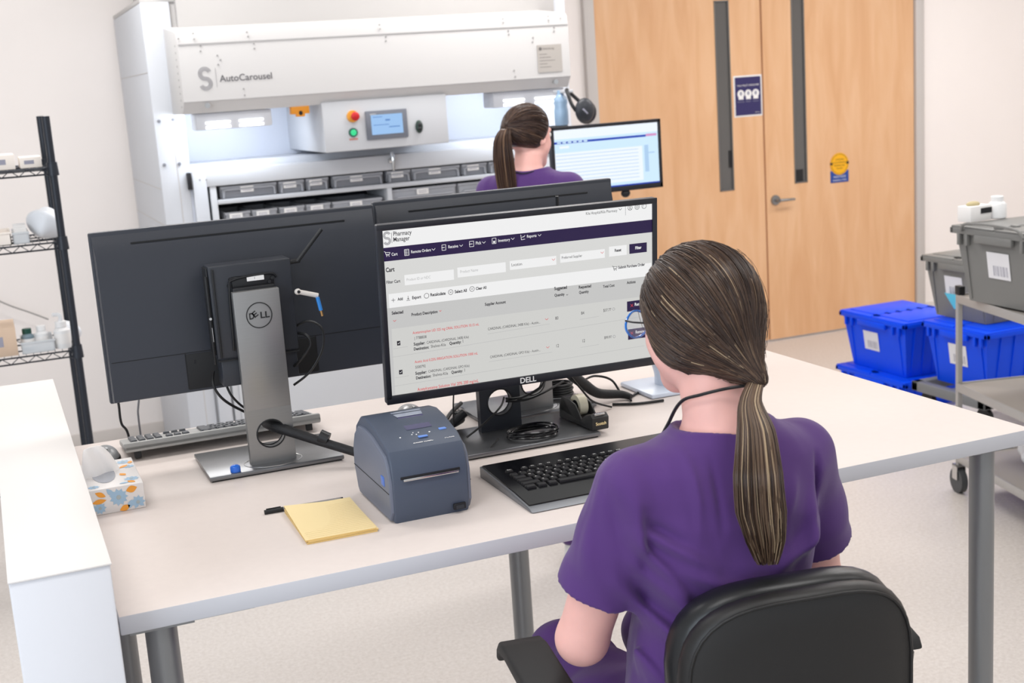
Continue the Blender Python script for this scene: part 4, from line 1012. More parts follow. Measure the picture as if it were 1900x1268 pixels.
pn = thing('pen', 'clear barrelled ballpoint pen with black cap lying against the note pad', 'pen', (.414, 2.374, DZ))
b = B(); b.cyl((.0, 0, .0045), (.036, -.001, .0045), .0043, .0046, 12); b.tube([(.004, .001, .0095), (.032, .001, .0095)], .0012, 6); b.obj('cap', M_black, pn)
b = B(); b.cyl((.036, -.001, .0045), (.149, -.006, .0045), .0042, n=6); b.obj('barrel', mat('clear_barrel', (150, 147, 146), .15, alpha=.8), pn)
b = B(); b.cyl((.036, -.001, .0045), (.145, -.006, .0045), .0014, n=6); b.cyl((.147, -.006, .0045), (.152, -.006, .0045), .0038, n=10); b.obj('ink_tube', M_ink, pn)

# ---------------------------------------------------------------- tape dispenser
td = thing('tape_dispenser', 'small black tape dispenser standing at the right of the front monitor base', 'tape dispenser', (1.178, 2.565, DZ+.0125), .06)
b = B(); pr = [(-.075, 0), (-.078, .028), (-.068, .036), (-.045, .030), (-.020, .016), (.014, .018), (.034, .036), (.052, .052), (.066, .050), (.078, .030), (.080, 0)]
b.prism([(-.021, y, z) for y, z in pr], (.042, 0, 0), 0, .003)
for x in (-.021, .017): b.prism([(x, y, z) for y, z in [(-.03, .01), (.0, .045), (.03, .052), (.06, .052), (.075, .02)]], (.004, 0, 0), 0, .001)
b.obj('shell', mat('dispenser_black', (40, 40, 40), .45), td)
b = B(); b.cyl((-.010, .018, .038), (.010, .018, .038), .024, n=32); b.obj('tape_roll', mat('tape_cream', (222, 214, 190), .35), td)
b = B(); b.cyl((-.0115, .018, .038), (.0115, .018, .038), .0125, n=24); b.obj('hub', M_black, td)
b = B(); b.box(-.013, -.074, .032, .013, -.066, .037, .001); b.obj('cutter', M_chrome, td)
b = B(); b.text('Scotch', frameM((-.014, -.0795, .012), (1, 0, 0), (0, 0, 1)), width=.026, bold=.03); b.obj('dispenser_lettering', mat('letter_gold', (236, 214, 160), .5), td)

# blue cap on left stand base
b = B(); b.lathe([(0, 0), (.0105, 0), (.0108, .003), (.0108, .009), (.0100, .012), (.006, .0145), (0, .015)], (.413, 2.655, DZ+.0123), 24)
o = b.obj('blue_cap', mat('cap_blue', (40, 110, 220), .15, coat=.6)); tag(o, 'small round blue cap on the left monitor base', 'cap')

# barcode scanner stand behind the woman's head
sc = thing('barcode_scanner', 'white and pale blue desk scanner partly hidden behind the seated woman', 'scanner', (1.53, 2.78, DZ))
M_sw = mat('scanner_white', (214, 222, 236), .3)
sdf_obj('body', lambda p: smin(smax(el(p, (0, 0, .075), (.060, .045, .075), rotm('Y', -12)), -(p[:, 2]-.004), .01), rc(p, (-.005, 0, .01), (.01, 0, .015), .045, .045)+.0, .02), (-.09, -.09, -.005), (.09, .09, .17), .003, M_sw, sc)
b = B(); b.box(-.11, -.085, 0, .07, .085, .012, .005); b.obj('base', M_sw, sc)
b = B(); b.ell((-.020, -.040, .085), (.016, .008, .022), 0, 18); b.obj('window', mat('scanner_teal', (120, 190, 214), .2), sc)
b = B(); b.tube([Vector((-.045+.012*math.cos(a), -.036, .07+.012*math.sin(a))) for a in np.linspace(0, 2*PI, 20, endpoint=False)], .001, 5, closed=True); b.obj('emblem_ring', M_grey, sc)

# ---------------------------------------------------------------- cables
zt = DZ
def cable(label, pts, r, m=None, group=None, name='cable', sm=8, cat='cable'):
    pts = [(p[0], p[1], zt+r+.0008) if (p[1] < 3.14 and 1.0 < p[2] < zt+r+.0008) else tuple(p) for p in pts]
    b = B(); b.tube([Vector(p) for p in pts], r, 8, smooth=sm); o = b.obj(name, m or M_cable); tag(o, label, cat, group); return o
zt = DZ
sl = B(); pts = [(.508, 2.745, zt+.085), (.515, 2.70, zt+.083), (.545, 2.665, zt+.072), (.60, 2.625, zt+.05), (.655, 2.58, zt+.030), (.70, 2.53, zt+.014), (.73, 2.47, zt+.014)]
sl.tube([Vector(p) for p in pts], [.016, .013, .011, .010, .0095, .0095, .009], 12, smooth=8)
o = sl.obj('cable_sleeve', mat('sleeve_black', (24, 24, 27), .5, bump=.5, bscale=500)); tag(o, 'thick black cable sleeve leaving the left stand hole towards the printer', 'cable')
q = at(601, 812, Y=2.628); b = B(); b.tube([q+Vector((-.008, .004, .004)), q+Vector((.008, -.005, -.005))], .0145, 12); o = b.obj('cable_tie', M_black); tag(o, 'black fabric strap around the thick cable sleeve', 'cable tie')
P = lambda x, y, Y: at(x, y, Y=Y)
cable('black cable looping at the right side of the mini computer, outer loop', [P(548, 606, 2.73), P(572, 596, 2.71), P(597, 610, 2.70), P(598, 648, 2.70), P(575, 690, 2.71), P(545, 715, 2.72)], .0026, group=None)
cable('black cable looping inside the outer loop beside the mini computer', [P(545, 618, 2.73), P(568, 622, 2.705), P(576, 640, 2.70), P(560, 665, 2.705), P(546, 680, 2.72)], .0032)
cable('black cable hanging below the mini computer, left one', [P(396, 690, 2.76), P(396, 715, 2.74), P(415, 742, 2.74), P(455, 765, 2.76), P(505, 785, 2.78)], .0030)
cable('black cable hanging below the mini computer, right one', [P(420, 715, 2.76), P(430, 735, 2.75), P(455, 758, 2.76), P(500, 780, 2.79)], .0026)
cable('black cable dropping from under the left end of the left monitor to behind the desk', [P(205, 700, 3.19), P(219, 745, 3.185), P(225, 785, 3.18), P(240, 815, 3.18), (P(242, 822, 3.18).x, 3.18, .9), (P(242, 822, 3.18).x, 3.2, .4)], .003)
cable('grey cable hanging behind the desk right of the black one', [P(265, 690, 3.19), P(257, 750, 3.185), P(258, 785, 3.18), (P(262, 805, 3.18).x, 3.18, .95), (P(262, 805, 3.18).x, 3.2, .4)], .0024, mat('cable_grey', (110, 110, 114), .5))
# tangle under the front monitor
sl = B(); sl.tube([P(1058, 694, 2.70), P(1082, 712, 2.72), P(1110, 730, 2.74), (P(1150, 762, 2.75).x, 2.74, zt+.014), (P(1166, 772, 2.74).x, 2.72, zt+.009)], [.013, .013, .012, .010, .007], 12, smooth=8)
o = sl.obj('cable_sleeve', MATS['sleeve_black']); tag(o, 'thick black cable sleeve sloping down to the right of the front monitor stand', 'cable')
sl = B(); sl.tube([(.93, 2.66, zt+.055), (.90, 2.66, zt+.035), P(855, 778, 2.70), P(835, 788, 2.74)], .010, 12, smooth=8)
o = sl.obj('cable_sleeve', MATS['sleeve_black']); tag(o, 'short thick black cable sleeve left of the front monitor stand', 'cable')
cable('thin black cable running down from the stand hole to the desk beside the printer', [P(935, 738, 2.60), P(928, 756, 2.55), P(900, 785, 2.53), P(866, 812, 2.52)], .0022)
cable('thin black cable crossing the front monitor base to the desk edge', [P(925, 815, 2.52), P(912, 830, 2.505), P(908, 840, 2.495), P(894, 852, 2.48)], .0016)
cable('black cable drooping from stand hole to the right, upper strand', [P(938, 740, 2.60), P(965, 738, 2.60), P(1000, 722, 2.62), P(1015, 700, 2.66)], .0028)
cable('black cable drooping from stand hole to the right, lower strand', [P(938, 745, 2.60), P(975, 742, 2.59), P(1010, 728, 2.60), P(1045, 708, 2.64)], .0028)
cable('black cable bending down beside the front stand, short one', [P(1012, 700, 2.60), P(1005, 716, 2.59), P(985, 730, 2.59), P(960, 742, 2.59)], .0024)
cable('thin black cable falling straight from the front monitor bezel to the desk', [P(842, 726, 2.62), P(841, 760, 2.62), (P(840, 790, 2.62).x, 2.62, zt+.003)], .0018)
cable('black cable arching over the desk right of the thick sleeve', [P(1085, 705, 2.78), P(1105, 698, 2.80), P(1135, 706, 2.78), P(1155, 735, 2.76), P(1168, 765, 2.74)], .0028)
cable('black cable looping beside the white scanner', [(P(1165, 770, 2.72).x, 2.70, zt+.006), P(1172, 748, 2.74), P(1195, 730, 2.78), P(1225, 727, 2.78), P(1238, 736, 2.76), P(1225, 745, 2.74), P(1205, 742, 2.74)], .0030)
cable('black cable lying on the desk from the sleeve end towards the woman', [(P(1130, 760, 2.72).x, 2.70, zt+.004), (P(1180, 768, 2.68).x, 2.67, zt+.004), (P(1240, 772, 2.64).x, 2.66, zt+.004)], .0034)
cable('black cable running diagonally behind the tape dispenser', [P(1055, 694, 2.66), P(1078, 722, 2.66), P(1100, 745, 2.66), (P(1135, 765, 2.68).x, 2.68, zt+.004)], .0024)
b = B()
cc0 = at(972, 795, Z=zt+.02)
for k in range(7):
    rr = .054-.003*(k % 3); zz = zt+.0185+.0036*(k//2)
    b.tube([Vector((cc0.x+rr*1.05*math.cos(a)+.002*(k % 2), 2.530+rr*.72*math.sin(a), zz+.002*math.sin(2*a+k))) for a in np.linspace(0, 2*PI, 36, endpoint=False)], .0025, 6, closed=True)
o = b.obj('coiled_cable', M_blackg); tag(o, 'coiled black cable lying on the base of the front monitor', 'cable')
b = B(); cc1 = at(1055, 730, Z=zt+.03)
for k in range(5):
    b.tube([Vector((cc1.x+(.035-.003*(k % 2))*math.cos(a), 2.83+.03*math.sin(a), zt+.0175+.006*k)) for a in np.linspace(0, 2*PI, 28, endpoint=False)], .0035, 6, closed=True)
o = b.obj('coiled_cable', M_cable); tag(o, 'bundle of coiled black cable behind the tape dispenser', 'cable')
b = B(); b.tube([(.93, 2.80, zt+.004), (.96, 2.84, zt+.012), (1.0, 2.88, zt+.02)], .005, 8, smooth=5); b.box(.965, 2.83, zt, .99, 2.85, zt+.012, .003); o = b.obj('cable_plug', M_black); tag(o, 'black plug lying beside the silver mouse', 'plug')
# ---------------------------------------------------------------- totes, cart, dolly on the right
M_tblue = mat('tote_blue', (2, 76, 238), .42, spec=.3, bump=.04, bscale=500); M_tgrey = mat('tote_grey', (122, 122, 120), .45, bump=.04, bscale=500)
M_lab = mat('label_white', (226, 226, 230), .5)
def tote(label, loc_, rz, m, group=None, open_=False, lab=True, laby=.0, Lx=.54, Ly=.46, H=.31):
    t = thing('storage_tote', label, 'tote', loc_, rz, group)
    a, c = Lx/2, Ly/2; ti = .035; hr = H-.035
    b = B()
    def ring(x, y, z): return [b.bm.verts.new(p) for p in ((-x, -y, z), (x, -y, z), (x, y, z), (-x, y, z))]
    o0 = ring(a-ti-.02, c-ti-.02, 0); o1 = ring(a-.018, c-.018, hr); i1 = ring(a-.024, c-.024, hr); i0 = ring(a-ti-.026, c-ti-.026, .006)
    for A, C_ in ((o0, o1), (o1, i1), (i1, i0)):
        for k in range(4): b.bm.faces.new((A[k], A[(k+1) % 4], C_[(k+1) % 4], C_[k]))
    b.bm.faces.new(o0); b.bm.faces.new(i0)
    # ribs on the long walls and shallow panels
    for s_ in (-1, 1):
        for k in range(5):
            x = -a*.62+k*a*.31; 
            b.prism([(x-.004, s_*(c-ti-.02), .01), (x+.004, s_*(c-ti-.02), .01), (x+.004, s_*(c-.016), hr), (x-.004, s_*(c-.016), hr)], (0, s_*.006, 0))
        for y in (-c*.72, c*.72):
            b.prism([(s_*(a-ti-.02), y-.004, .01), (s_*(a-ti-.02), y+.004, .01), (s_*(a-.016), y+.004, hr), (s_*(a-.016), y-.004, hr)], (s_*.005, 0, 0))
    b.obj('body', m, t, ang=30)
    b = B()
    b.box(-a, -c, hr, -a+.022, c, H-.012, .003); b.box(a-.022, -c, hr, a, c, H-.012, .003); b.box(-a, -c, hr, a, -c+.022, H-.012, .003); b.box(-a, c-.022, hr, a, c, H-.012, .003)
    for s_ in (-1, 1):
        b.box(s_*(a-.006)-.010, -c*.42, hr-.028, s_*(a-.006)+.010, c*.42, hr+.004, .005)
        for y in (-c*.80, -c*.62, c*.62, c*.80): b.box(s_*(a-.008)-.008, y-.008, hr-.045, s_*(a-.008)+.008, y+.008, hr+.004, .002)
    b.obj('rim', m, t)
    b = B()
    if not open_:
        for s_ in (-1, 1):
            y0_, y1_ = (-c+.004, -.004) if s_ < 0 else (.004, c-.004)
            b.box(-a+.004, y0_, H-.014, a-.004, y1_, H-.004, .003)
            b.box(-a+.05, y0_+.03*(s_ < 0)+.0, H-.006, a-.05, y1_-.03*(s_ > 0), H+.000, .002)
            for k in range(6): b.box(-a+.03+k*(Lx-.08)/5, -.020, H-.006, -a+.05+k*(Lx-.08)/5, .020, H+.002, .002)
    else:
        for s_ in (-1, 1):
            b.box(-a+.01, s_*(c-.010)-.004, H-.24, a-.01, s_*(c-.010)+.004+s_*.012, H-.004, .003) if False else None
            y0_, y1_ = (-c+.004, -.004) if s_ < 0 else (.004, c-.004)
            b.box(-a+.004, y0_, H-.014, a-.004, y1_, H-.004, .003)
            b.box(-a+.03, y0_+.02, H-.006, a-.03, y1_-.02, H-.001, .002)
        for k in range(7): b.box(-a+.02+k*(Lx-.06)/6, -.018, H-.008, -a+.04+k*(Lx-.06)/6, .018, H+.004, .002)
        for s_ in (-1, 1):
            b.tube([(s_*(a+.006), -c*.7, H-.02), (s_*(a+.012), -c*.5, H+.012), (s_*(a+.012), c*.5, H+.012), (s_*(a+.006), c*.7, H-.02)], .006, 8, smooth=5)
    b.obj('lid', m, t)
    if lab:
        # label lies on the slanted end wall facing -x
        z0, z1 = hr*.40, hr*.78
        fx = lambda z: -(a-ti-.02+(ti+.002)*z/hr)-.0022
        yl = laby
        b = B(); b.prism([(fx(z0), yl-.062, z0), (fx(z0), yl+.062, z0), (fx(z1), yl+.062, z1), (fx(z1), yl-.062, z1)], (-.0012, 0, 0), 0)
        for k, wd in enumerate((.006, .003, .008, .004, .006, .003, .007, .004, .005, .008)):
            y_ = yl-.048+k*.0082; za, zb_ = z0+.012, z0+.052
            b.prism([(fx(za)-.0013, y_, za), (fx(za)-.0013, y_+wd*.6, za), (fx(zb_)-.0013, y_+wd*.6, zb_), (fx(zb_)-.0013, y_, zb_)], (-.0004, 0, 0), 1)
        b.obj('label', [M_lab, M_grey], t, label='white label with a barcode')
    return t
G_ = 'plastic totes at the right'
tote('blue plastic tote with closed lid, on top of the stack nearest the doors', (4.56, 5.68, .172), 0, M_tblue, G_, laby=.035, Lx=.44, Ly=.56)
tote('lower blue tote of the stack nearest the doors', (4.56, 5.68, 0), 0, M_tblue, G_, lab=False, Lx=.47, Ly=.60, H=.17)
tote('blue tote on the grey dolly, under a grey tote', (4.52, 4.93, .242), 0, M_tblue, G_, laby=.0)
tote('grey tote standing on the blue tote on the dolly', (4.59, 5.02, .555), 0, M_tgrey, G_, laby=.02)
b = B(); fx = 4.385; b.prism([(fx-.050, 5.085, .685), (fx-.050, 4.995, .685), (fx-.038, 5.00, .61), (fx-.038, 5.03, .61)], (-.004, 0, 0)); 
o = b.obj('tape_strip', mat('cyan_tape', (90, 200, 226), .4)); tag(o, 'light blue tape piece under the label of the rear grey tote', 'tape')
tote('grey tote with a ribbed lid standing on the metal cart', (3.83, 3.90, .868), -.04, M_tgrey, G_, open_=True, laby=.0, Ly=.50)
dl = thing('tote_dolly', 'low grey wheeled dolly under the blue tote', 'dolly', (4.52, 4.93, .092))
b = B(); b.box(-.31, -.26, .095, .31, -.21, .145, .006); b.box(-.31, .21, .095, .31, .26, .145, .006); b.box(-.31, -.26, .095, -.26, .26, .145, .006); b.box(.26, -.26, .095, .31, .26, .145, .006); b.box(-.3, -.03, .1, .3, .03, .14, .004)
b.obj('frame', mat('dolly_grey', (120, 122, 124), .5), dl)
for sx in (-1, 1):
    for sy in (-1, 1):
        b = B(); b.cyl((sx*.25-.012, sy*.2, .045), (sx*.25+.012, sy*.2, .045), .045, n=20); b.cyl((sx*.25, sy*.2, .05), (sx*.25, sy*.2, .098), .012, n=10); b.obj('wheel', M_rubber, dl)

CA = math.radians(14)
ct = thing('utility_cart', 'grey metal cart with open shelves carrying a grey tote, at the right edge', 'cart', (3.70, 4.255, 0), -CA)
# local: x to the right, -y towards the viewer, origin at the far left post
M_cart = mat('cart_grey_steel', (176, 174, 172), .4, metal=.35); M_shelf = mat('cart_shelf_grey', (160, 154, 148), .5, metal=.1)
CL, CWd = .95, .56
for (px, py) in ((0, 0), (CWd, 0), (0, -CL), (CWd, -CL)):
    b = B(); b.box(px-.011, py-.011, .12, px+.011, py+.011, .895, .003); b.obj('post', M_cart, ct)
    b = B(); b.cyl((px-.014, py, .055), (px+.014, py, .055), .055, n=28); b.obj('caster', mat('caster_grey', (70, 72, 74), .5), ct)
    b = B(); b.box(px-.02, py-.022, .06, px-.017, py+.022, .125); b.box(px+.017, py-.022, .06, px+.02, py+.022, .125); b.box(px-.02, py-.022, .118, px+.02, py+.022, .125); b.obj('caster_fork', M_chrome, ct)
for z in (.84, .46, .15):
    b = B(); b.box(.0, -CL, z+.012, CWd, 0, z+.018, .001, 1)
    for (x0, y0, x1, y1) in ((-.012, -CL, -.006, 0), (CWd+.006, -CL, CWd+.012, 0), (0, -.0, CWd, .006), (0, -CL-.006, CWd, -CL)):
        b.box(x0, y0, z-.012, x1, y1, z+.024, .001, 0)
    b.obj('shelf', [M_cart, M_shelf], ct)
b = B(); b.box(-.014, -.03, .862, .012, .012, .90, .003); b.obj('corner_cap', M_black, ct)
def blob_bag(label, c_, r, seed):
    rr = np.random.default_rng(seed); ph = rr.uniform(0, 6.28, (6, 3)); fr = rr.uniform(25, 60, (6, 3)); r = np.array(r, np.float32)
    def f(p):
        d = el(p, (0, 0, r[2]*.9), r)
        for k in range(6): d = d+.0035*np.sin(p @ fr[k].astype(np.float32)+ph[k, 0])
        return smax(d, -p[:, 2], .01)
    o = sdf_obj('plastic_bag', f, (-r[0]-.02, -r[1]-.02, -.01), (r[0]+.02, r[1]+.02, r[2]*2+.02), .008, mat('bag_white', (226, 230, 236), .35), None)
    o.location = c_; tag(o, label, 'bag'); return o
cs = Matrix.Rotation(-CA, 3, 'Z')
v = Vector((3.70, 4.255, 0))+cs @ Vector((.25, -.38, .168)); blob_bag('crumpled white plastic bag on the bottom shelf of the cart', v, (.13, .2, .075), 3)

# box and bottle above the grey tote
q = at(1805, 409, Z=1.180)
t = thing('carton', 'small white carton with a black band on top of the grey tote', 'box', (q.x+.01, q.y+.0, 1.1785), .1)
b = B(); b.box(-.06, -.035, 0, .055, .035, .062, .002, 0); b.obj('box', M_paper, t)
b = B(); b.box(-.005, -.037, .030, .056, -.0345, .052, 0, 0); b.obj('printed_band', M_ink, t, label='black band')
b = B(); b.ell((-.01, .0, .067), (.034, .02, .012), 0, 14); b.obj('contents', mat('straw', (186, 172, 132), .7), t)
t = thing('pill_bottle', 'white plastic bottle with white cap on top of the grey tote', 'bottle', (at(1850, 404, Z=1.18).x, at(1850, 404, Z=1.18).y, 1.1785))
b = B(); b.lathe([(0, 0), (.034, 0), (.037, .004), (.037, .055), (.030, .066), (.022, .07), (0, .07)], n=28); b.obj('body', mat('bottle_white', (232, 232, 232), .35), t)
b = B(); b.lathe([(0, .068), (.025, .068), (.025, .088), (.023, .09), (0, .09)], n=28); b.obj('cap', mat('bottle_white', (232, 232, 232), .35), t)

# ---------------------------------------------------------------- wire shelving on the left
ws = thing('wire_shelf', 'black wire shelving unit with round posts at the left in front of the wall', 'shelf', (-.3, 5.4, 0))
M_wire = mat('black_wire', (40, 44, 52), .35, metal=.3)
XS0, XS1, YS0, YS1 = -.95, .262, 5.2, 5.62
for (x, y) in ((XS1, YS0), (XS1, YS1), (XS0, YS0), (XS0, YS1)):
    b = B(); b.cyl((x, y, .02), (x, y, 1.845), .0145, n=18); b.cyl((x, y, 0), (x, y, .02), .02, .018, n=14)
    for z in (1.655, 1.375, .955, .45): b.cyl((x, y, z-.03), (x, y, z+.02), .022, .019, n=18)
    for k in range(18): b.cyl((x, y, .1+k*.1), (x, y, .102+k*.1), .0150, n=14)
    loc(b, 'post', M_wire, ws)
for z in (1.655, 1.375, .955, .45):
    b = B(); n = 40
    for y in (YS0, YS1):
        b.tube([(XS0, y, z), (XS1, y, z)], .0035, 6); b.tube([(XS0, y, z-.024), (XS1, y, z-.024)], .0035, 6)
        b.tube([(XS0+(XS1-XS0)*k/n, y, z if k % 2 else z-.024) for k in range(n+1)], .0022, 5)
    for x in (XS0, XS1):
        b.tube([(x, YS0, z), (x, YS1, z)], .0035, 6); b.tube([(x, YS0, z-.024), (x, YS1, z-.024)], .0035, 6)
    for k in range(1, 46): b.tube([(XS0+(XS1-XS0)*k/46, YS0, z+.002), (XS0+(XS1-XS0)*k/46, YS1, z+.002)], .0016, 4)
    for k in (1, 2): b.tube([(XS0, YS0+(YS1-YS0)*k/3, z-.001), (XS1, YS0+(YS1-YS0)*k/3, z-.001)], .003, 5)
    loc(b, 'wire_tray', M_wire, ws)
def obox(label, x0, x1, y0, y1, z, h_, m, name='carton', cat='box', bits=None):
    t = thing(name, label, cat, ((x0+x1)/2, (y0+y1)/2, z)); w_, d_ = (x1-x0)/2, (y1-y0)/2
    b = B(); b.box(-w_, -d_, 0, w_, d_, h_, .002); b.obj('box', m, t)
    b = B(); b.box(-w_*.6, -d_-.001, h_*.35, w_*.3, -d_+.0005, h_*.7); b.obj('label', M_grey, t); return t
def obin(label, x0, x1, y0, y1, z, h_, m, name='open_bin'):
    t = thing(name, label, 'bin', ((x0+x1)/2, (y0+y1)/2, z)); w_, d_ = (x1-x0)/2, (y1-y0)/2
    b = B(); th = .003
    b.box(-w_, -d_, 0, w_, d_, th); b.box(-w_, -d_, 0, w_, -d_+th, h_); b.box(-w_, d_-th, 0, w_, d_, h_); b.box(-w_, -d_, 0, -w_+th, d_, h_); b.box(w_-th, -d_, 0, w_, d_, h_)
    b.box(-w_-.003, -d_-.003, h_-.008, w_+.003, -d_, h_, .001)
    b.obj('tray', m, t); return t
M_cream = mat('carton_cream', (238, 230, 222), .7); M_clear = mat('clear_plastic', (226, 230, 234), .2, alpha=.55); M_brn = mat('carton_tan', (206, 182, 160), .75)
pX = lambda px, Z, Y=5.25: at(px, 300, Y=Y).x
def Zs(z): return z+.004
obox('cream carton with printed label at the left on the top wire shelf', at(-22, 300, Y=5.25).x, at(27, 300, Y=5.25).x, 5.23, 5.42, Zs(1.655), .055, M_cream)
obox('flat cream carton near the post on the top wire shelf', at(36, 300, Y=5.25).x, at(77, 300, Y=5.25).x, 5.24, 5.40, Zs(1.655), .040, M_cream)
obin('white open bin at the left on the second wire shelf', at(-30, 440, Y=5.25).x, at(20, 440, Y=5.25).x, 5.23, 5.42, Zs(1.375), .05, M_cream)
t_ = obin('clear open bin holding papers on the second wire shelf', at(24, 440, Y=5.25).x, at(54, 440, Y=5.25).x, 5.23, 5.42, Zs(1.375), .045, M_clear)
b = B()
for k in range(9): b.box(at(27, 440, Y=5.25).x, 5.25+k*.018, Zs(1.375)+.004, at(51, 440, Y=5.25).x, 5.254+k*.018, Zs(1.375)+.05+.008*(k % 3))
o = b.obj('paper_bundle', M_paper); tag(o, 'upright papers in the clear bin on the second wire shelf', 'papers')
o = blob_bag('crumpled white bag beside the post on the second wire shelf', (at(86, 430, Y=5.32).x, 5.34, Zs(1.375)), (.062, .09, .065), 8)
obox('tan cardboard carton at the left on the third wire shelf', at(-40, 640, Y=5.25).x, at(32, 640, Y=5.25).x, 5.23, 5.45, Zs(.955), .11, M_brn)
x0, x1 = at(38, 630, Y=5.25).x, at(100, 630, Y=5.25).x
obin('clear open bin holding two small bottles on the third wire shelf', x0, x1, 5.23, 5.42, Zs(.955), .045, M_clear)
def bottle(label, x, y, z, r, h_, mb, mc, spray=False):
    t = thing('bottle', label, 'bottle', (x, y, z)); b = B(); b.lathe([(0, 0), (r, 0), (r*1.02, .003), (r*1.02, h_*.66), (r*.7, h_*.76), (r*.5, h_*.80), (0, h_*.80)], n=24); b.obj('body', mb, t)
    b = B(); b.lathe([(0, h_*.78), (r*.72, h_*.78), (r*.72, h_*.98), (r*.66, h_), (0, h_)], n=24)
    b.obj('cap', mc, t)
    b = B(); b.lathe([(r*1.03, h_*.18), (r*1.03, h_*.55)], n=24); b.obj('label', M_paper, t)
    if spray:
        b = B(); b.tube([(0, 0, h_*.98), (0, 0, h_*1.22), (-r*.9, 0, h_*1.26)], r*.25, 8, smooth=3); b.obj('spray_head', M_clear, t)
    return t
M_wb = mat('bottle_white', (232, 232, 232), .35)
bottle('small bottle with a dark green cap on the third wire shelf', at(53, 640, Y=5.29).x, 5.29, Zs(.955)+.004, .024, .085, mat('bottle_greyblue', (120, 140, 150), .3), mat('cap_dark_green', (16, 70, 58), .4))
bottle('small white bottle with white cap, right of the green capped one', at(79, 635, Y=5.29).x, 5.29, Zs(.955)+.004, .024, .090, M_wb, M_wb)
bottle('white spray bottle next to the post on the third wire shelf', at(117, 635, Y=5.27).x, 5.27, Zs(.955), .030, .105, M_wb, M_wb, True)
blob_bag('white translucent bag behind the spray bottle on the third wire shelf', (at(128, 630, Y=5.38).x, 5.40, Zs(.955)), (.045, .07, .045), 12)
cable('thin grey cord drooping along the wall behind the wire shelf', [at(-10, 555, Y=7.33), at(20, 568, Y=7.33), at(55, 580, Y=7.33), at(90, 593, Y=7.33)], .004, mat('cord_grey', (150, 146, 144), .6), sm=5)

# ---------------------------------------------------------------- headphones and blue bottle at the machine
hx = at(1085, 205, Y=5.6)
t = thing('headphones', 'black over ear headphones hanging at the right end of the white machine', 'headphones', hx)
RY = rotm('Z', 20)
b = B(); b.ell((0, 0, 0), (.052, .028, .058), 0, 24, Matrix.Rotation(.15, 3, 'Z')); b.ell((.03, .05, -.01), (.050, .03, .056), 0, 24, Matrix.Rotation(-.5, 3, 'Z')); b.obj('ear_cup', M_dark, t)
b = B(); b.box(-.022, -.030, -.014, .012, -.026, -.006, .001, M4=Matrix.Rotation(.8, 4, 'Y')); b.obj('emblem', M_grey, t)
b = B(); b.tube([(-.045, .0, .0), (-.062, .01, .035), (-.066, .03, .075), (-.060, .06, .10), (-.02, .10, .08), (.03, .09, .03)], .009, 8, smooth=6); b.obj('headband', M_black, t)
b = B(); b.box(-.06, .05, .085, -.03, .22, .10, .003); b.obj('hook', M_white, t)
q = at(1041, 205, Y=5.75); t = thing('water_bottle', 'blue translucent bottle hanging beside the headphones', 'bottle', (q.x, 5.75, q.z-.07))
b = B(); b.lathe([(0, 0), (.030, 0), (.034, .01), (.034, .07), (.030, .09), (.034, .11), (.030, .13), (.016, .145), (.014, .165), (0, .165)], n=24); b.obj('body', mat('bottle_blue', (150, 178, 206), .15), t)
b = B(); b.box(-.035, 0, -.012, .035, .12, -.002, .003); b.obj('bracket', M_black, t)

# ---------------------------------------------------------------- people
class Field:
    def __init__(s): s.ops = []
    def add(s, fn, c_lo, c_hi, k=.0, kind='u'):
        s.ops.append((fn, np.array(c_lo)-.05, np.array(c_hi)+.05, k, kind)); return s
    def cone(s, a, b_, r1, r2, k=.02, kind='u'):
        a = np.array(a, float); b_ = np.array(b_, float); r = max(r1, r2)
        return s.add(lambda p: rc(p, a, b_, r1, r2), np.minimum(a, b_)-r, np.maximum(a, b_)+r, k, kind)
    def ell(s, c, r, R=None, k=.02, kind='u'):
        m = max(r); c = np.array(c, float)
        return s.add(lambda p: el(p, c, r, R), c-m, c+m, k, kind)
    def __call__(s, P):
        d = np.full(len(P), .12, np.float32)
        for fn, lo, hi, k, kind in s.ops:
            m = np.all((P > lo) & (P < hi), axis=1)
            if not m.any(): continue
            v = fn(P[m]); e = d[m]
            if kind == 'u': d[m] = smin(e, v, k) if k > 0 else np.minimum(e, v)
            elif kind == 's': d[m] = smax(e, -v, k) if k > 0 else np.maximum(e, -v)
            elif kind == 'i': d[m] = np.maximum(e, v)
            elif kind == 'd': d[m] = e+v
        return d
TZ = np.array([.70, .78, .85, .92, 1.00, 1.08, 1.15, 1.21, 1.255, 1.29, 1.315, 1.335])
TW = np.array([.165, .176, .162, .142, .130, .131, .142, .152, .157, .144, .112, .078])
TD = np.array([.115, .120, .115, .105, .100, .106, .116, .110, .094, .078, .066, .055])
TC = np.array([-.005, -.01, -.01, -.005, .000, .006, .010, .006, .000, -.006, -.010, -.012])
def torso(p, dz, grow, z0, z1, flare=0.):
    z = p[:, 2]-dz
    w_ = np.interp(z, TZ, TW)+grow; d_ = np.interp(z, TZ, TD)+grow; c = np.interp(z, TZ, TC)
    if flare: fl = flare*np.clip((1.08-z)/.3, 0, 1); w_ = w_+fl; d_ = d_+fl
    k = ((np.abs(p[:, 0])/w_)**2.3+(np.abs(p[:, 1]-c)/d_)**2.3)**(1/2.3)
    f = (k-1)*np.minimum(w_, d_)*.85
    return smax(smax(f, z-z1, .02), z0-z, .01)
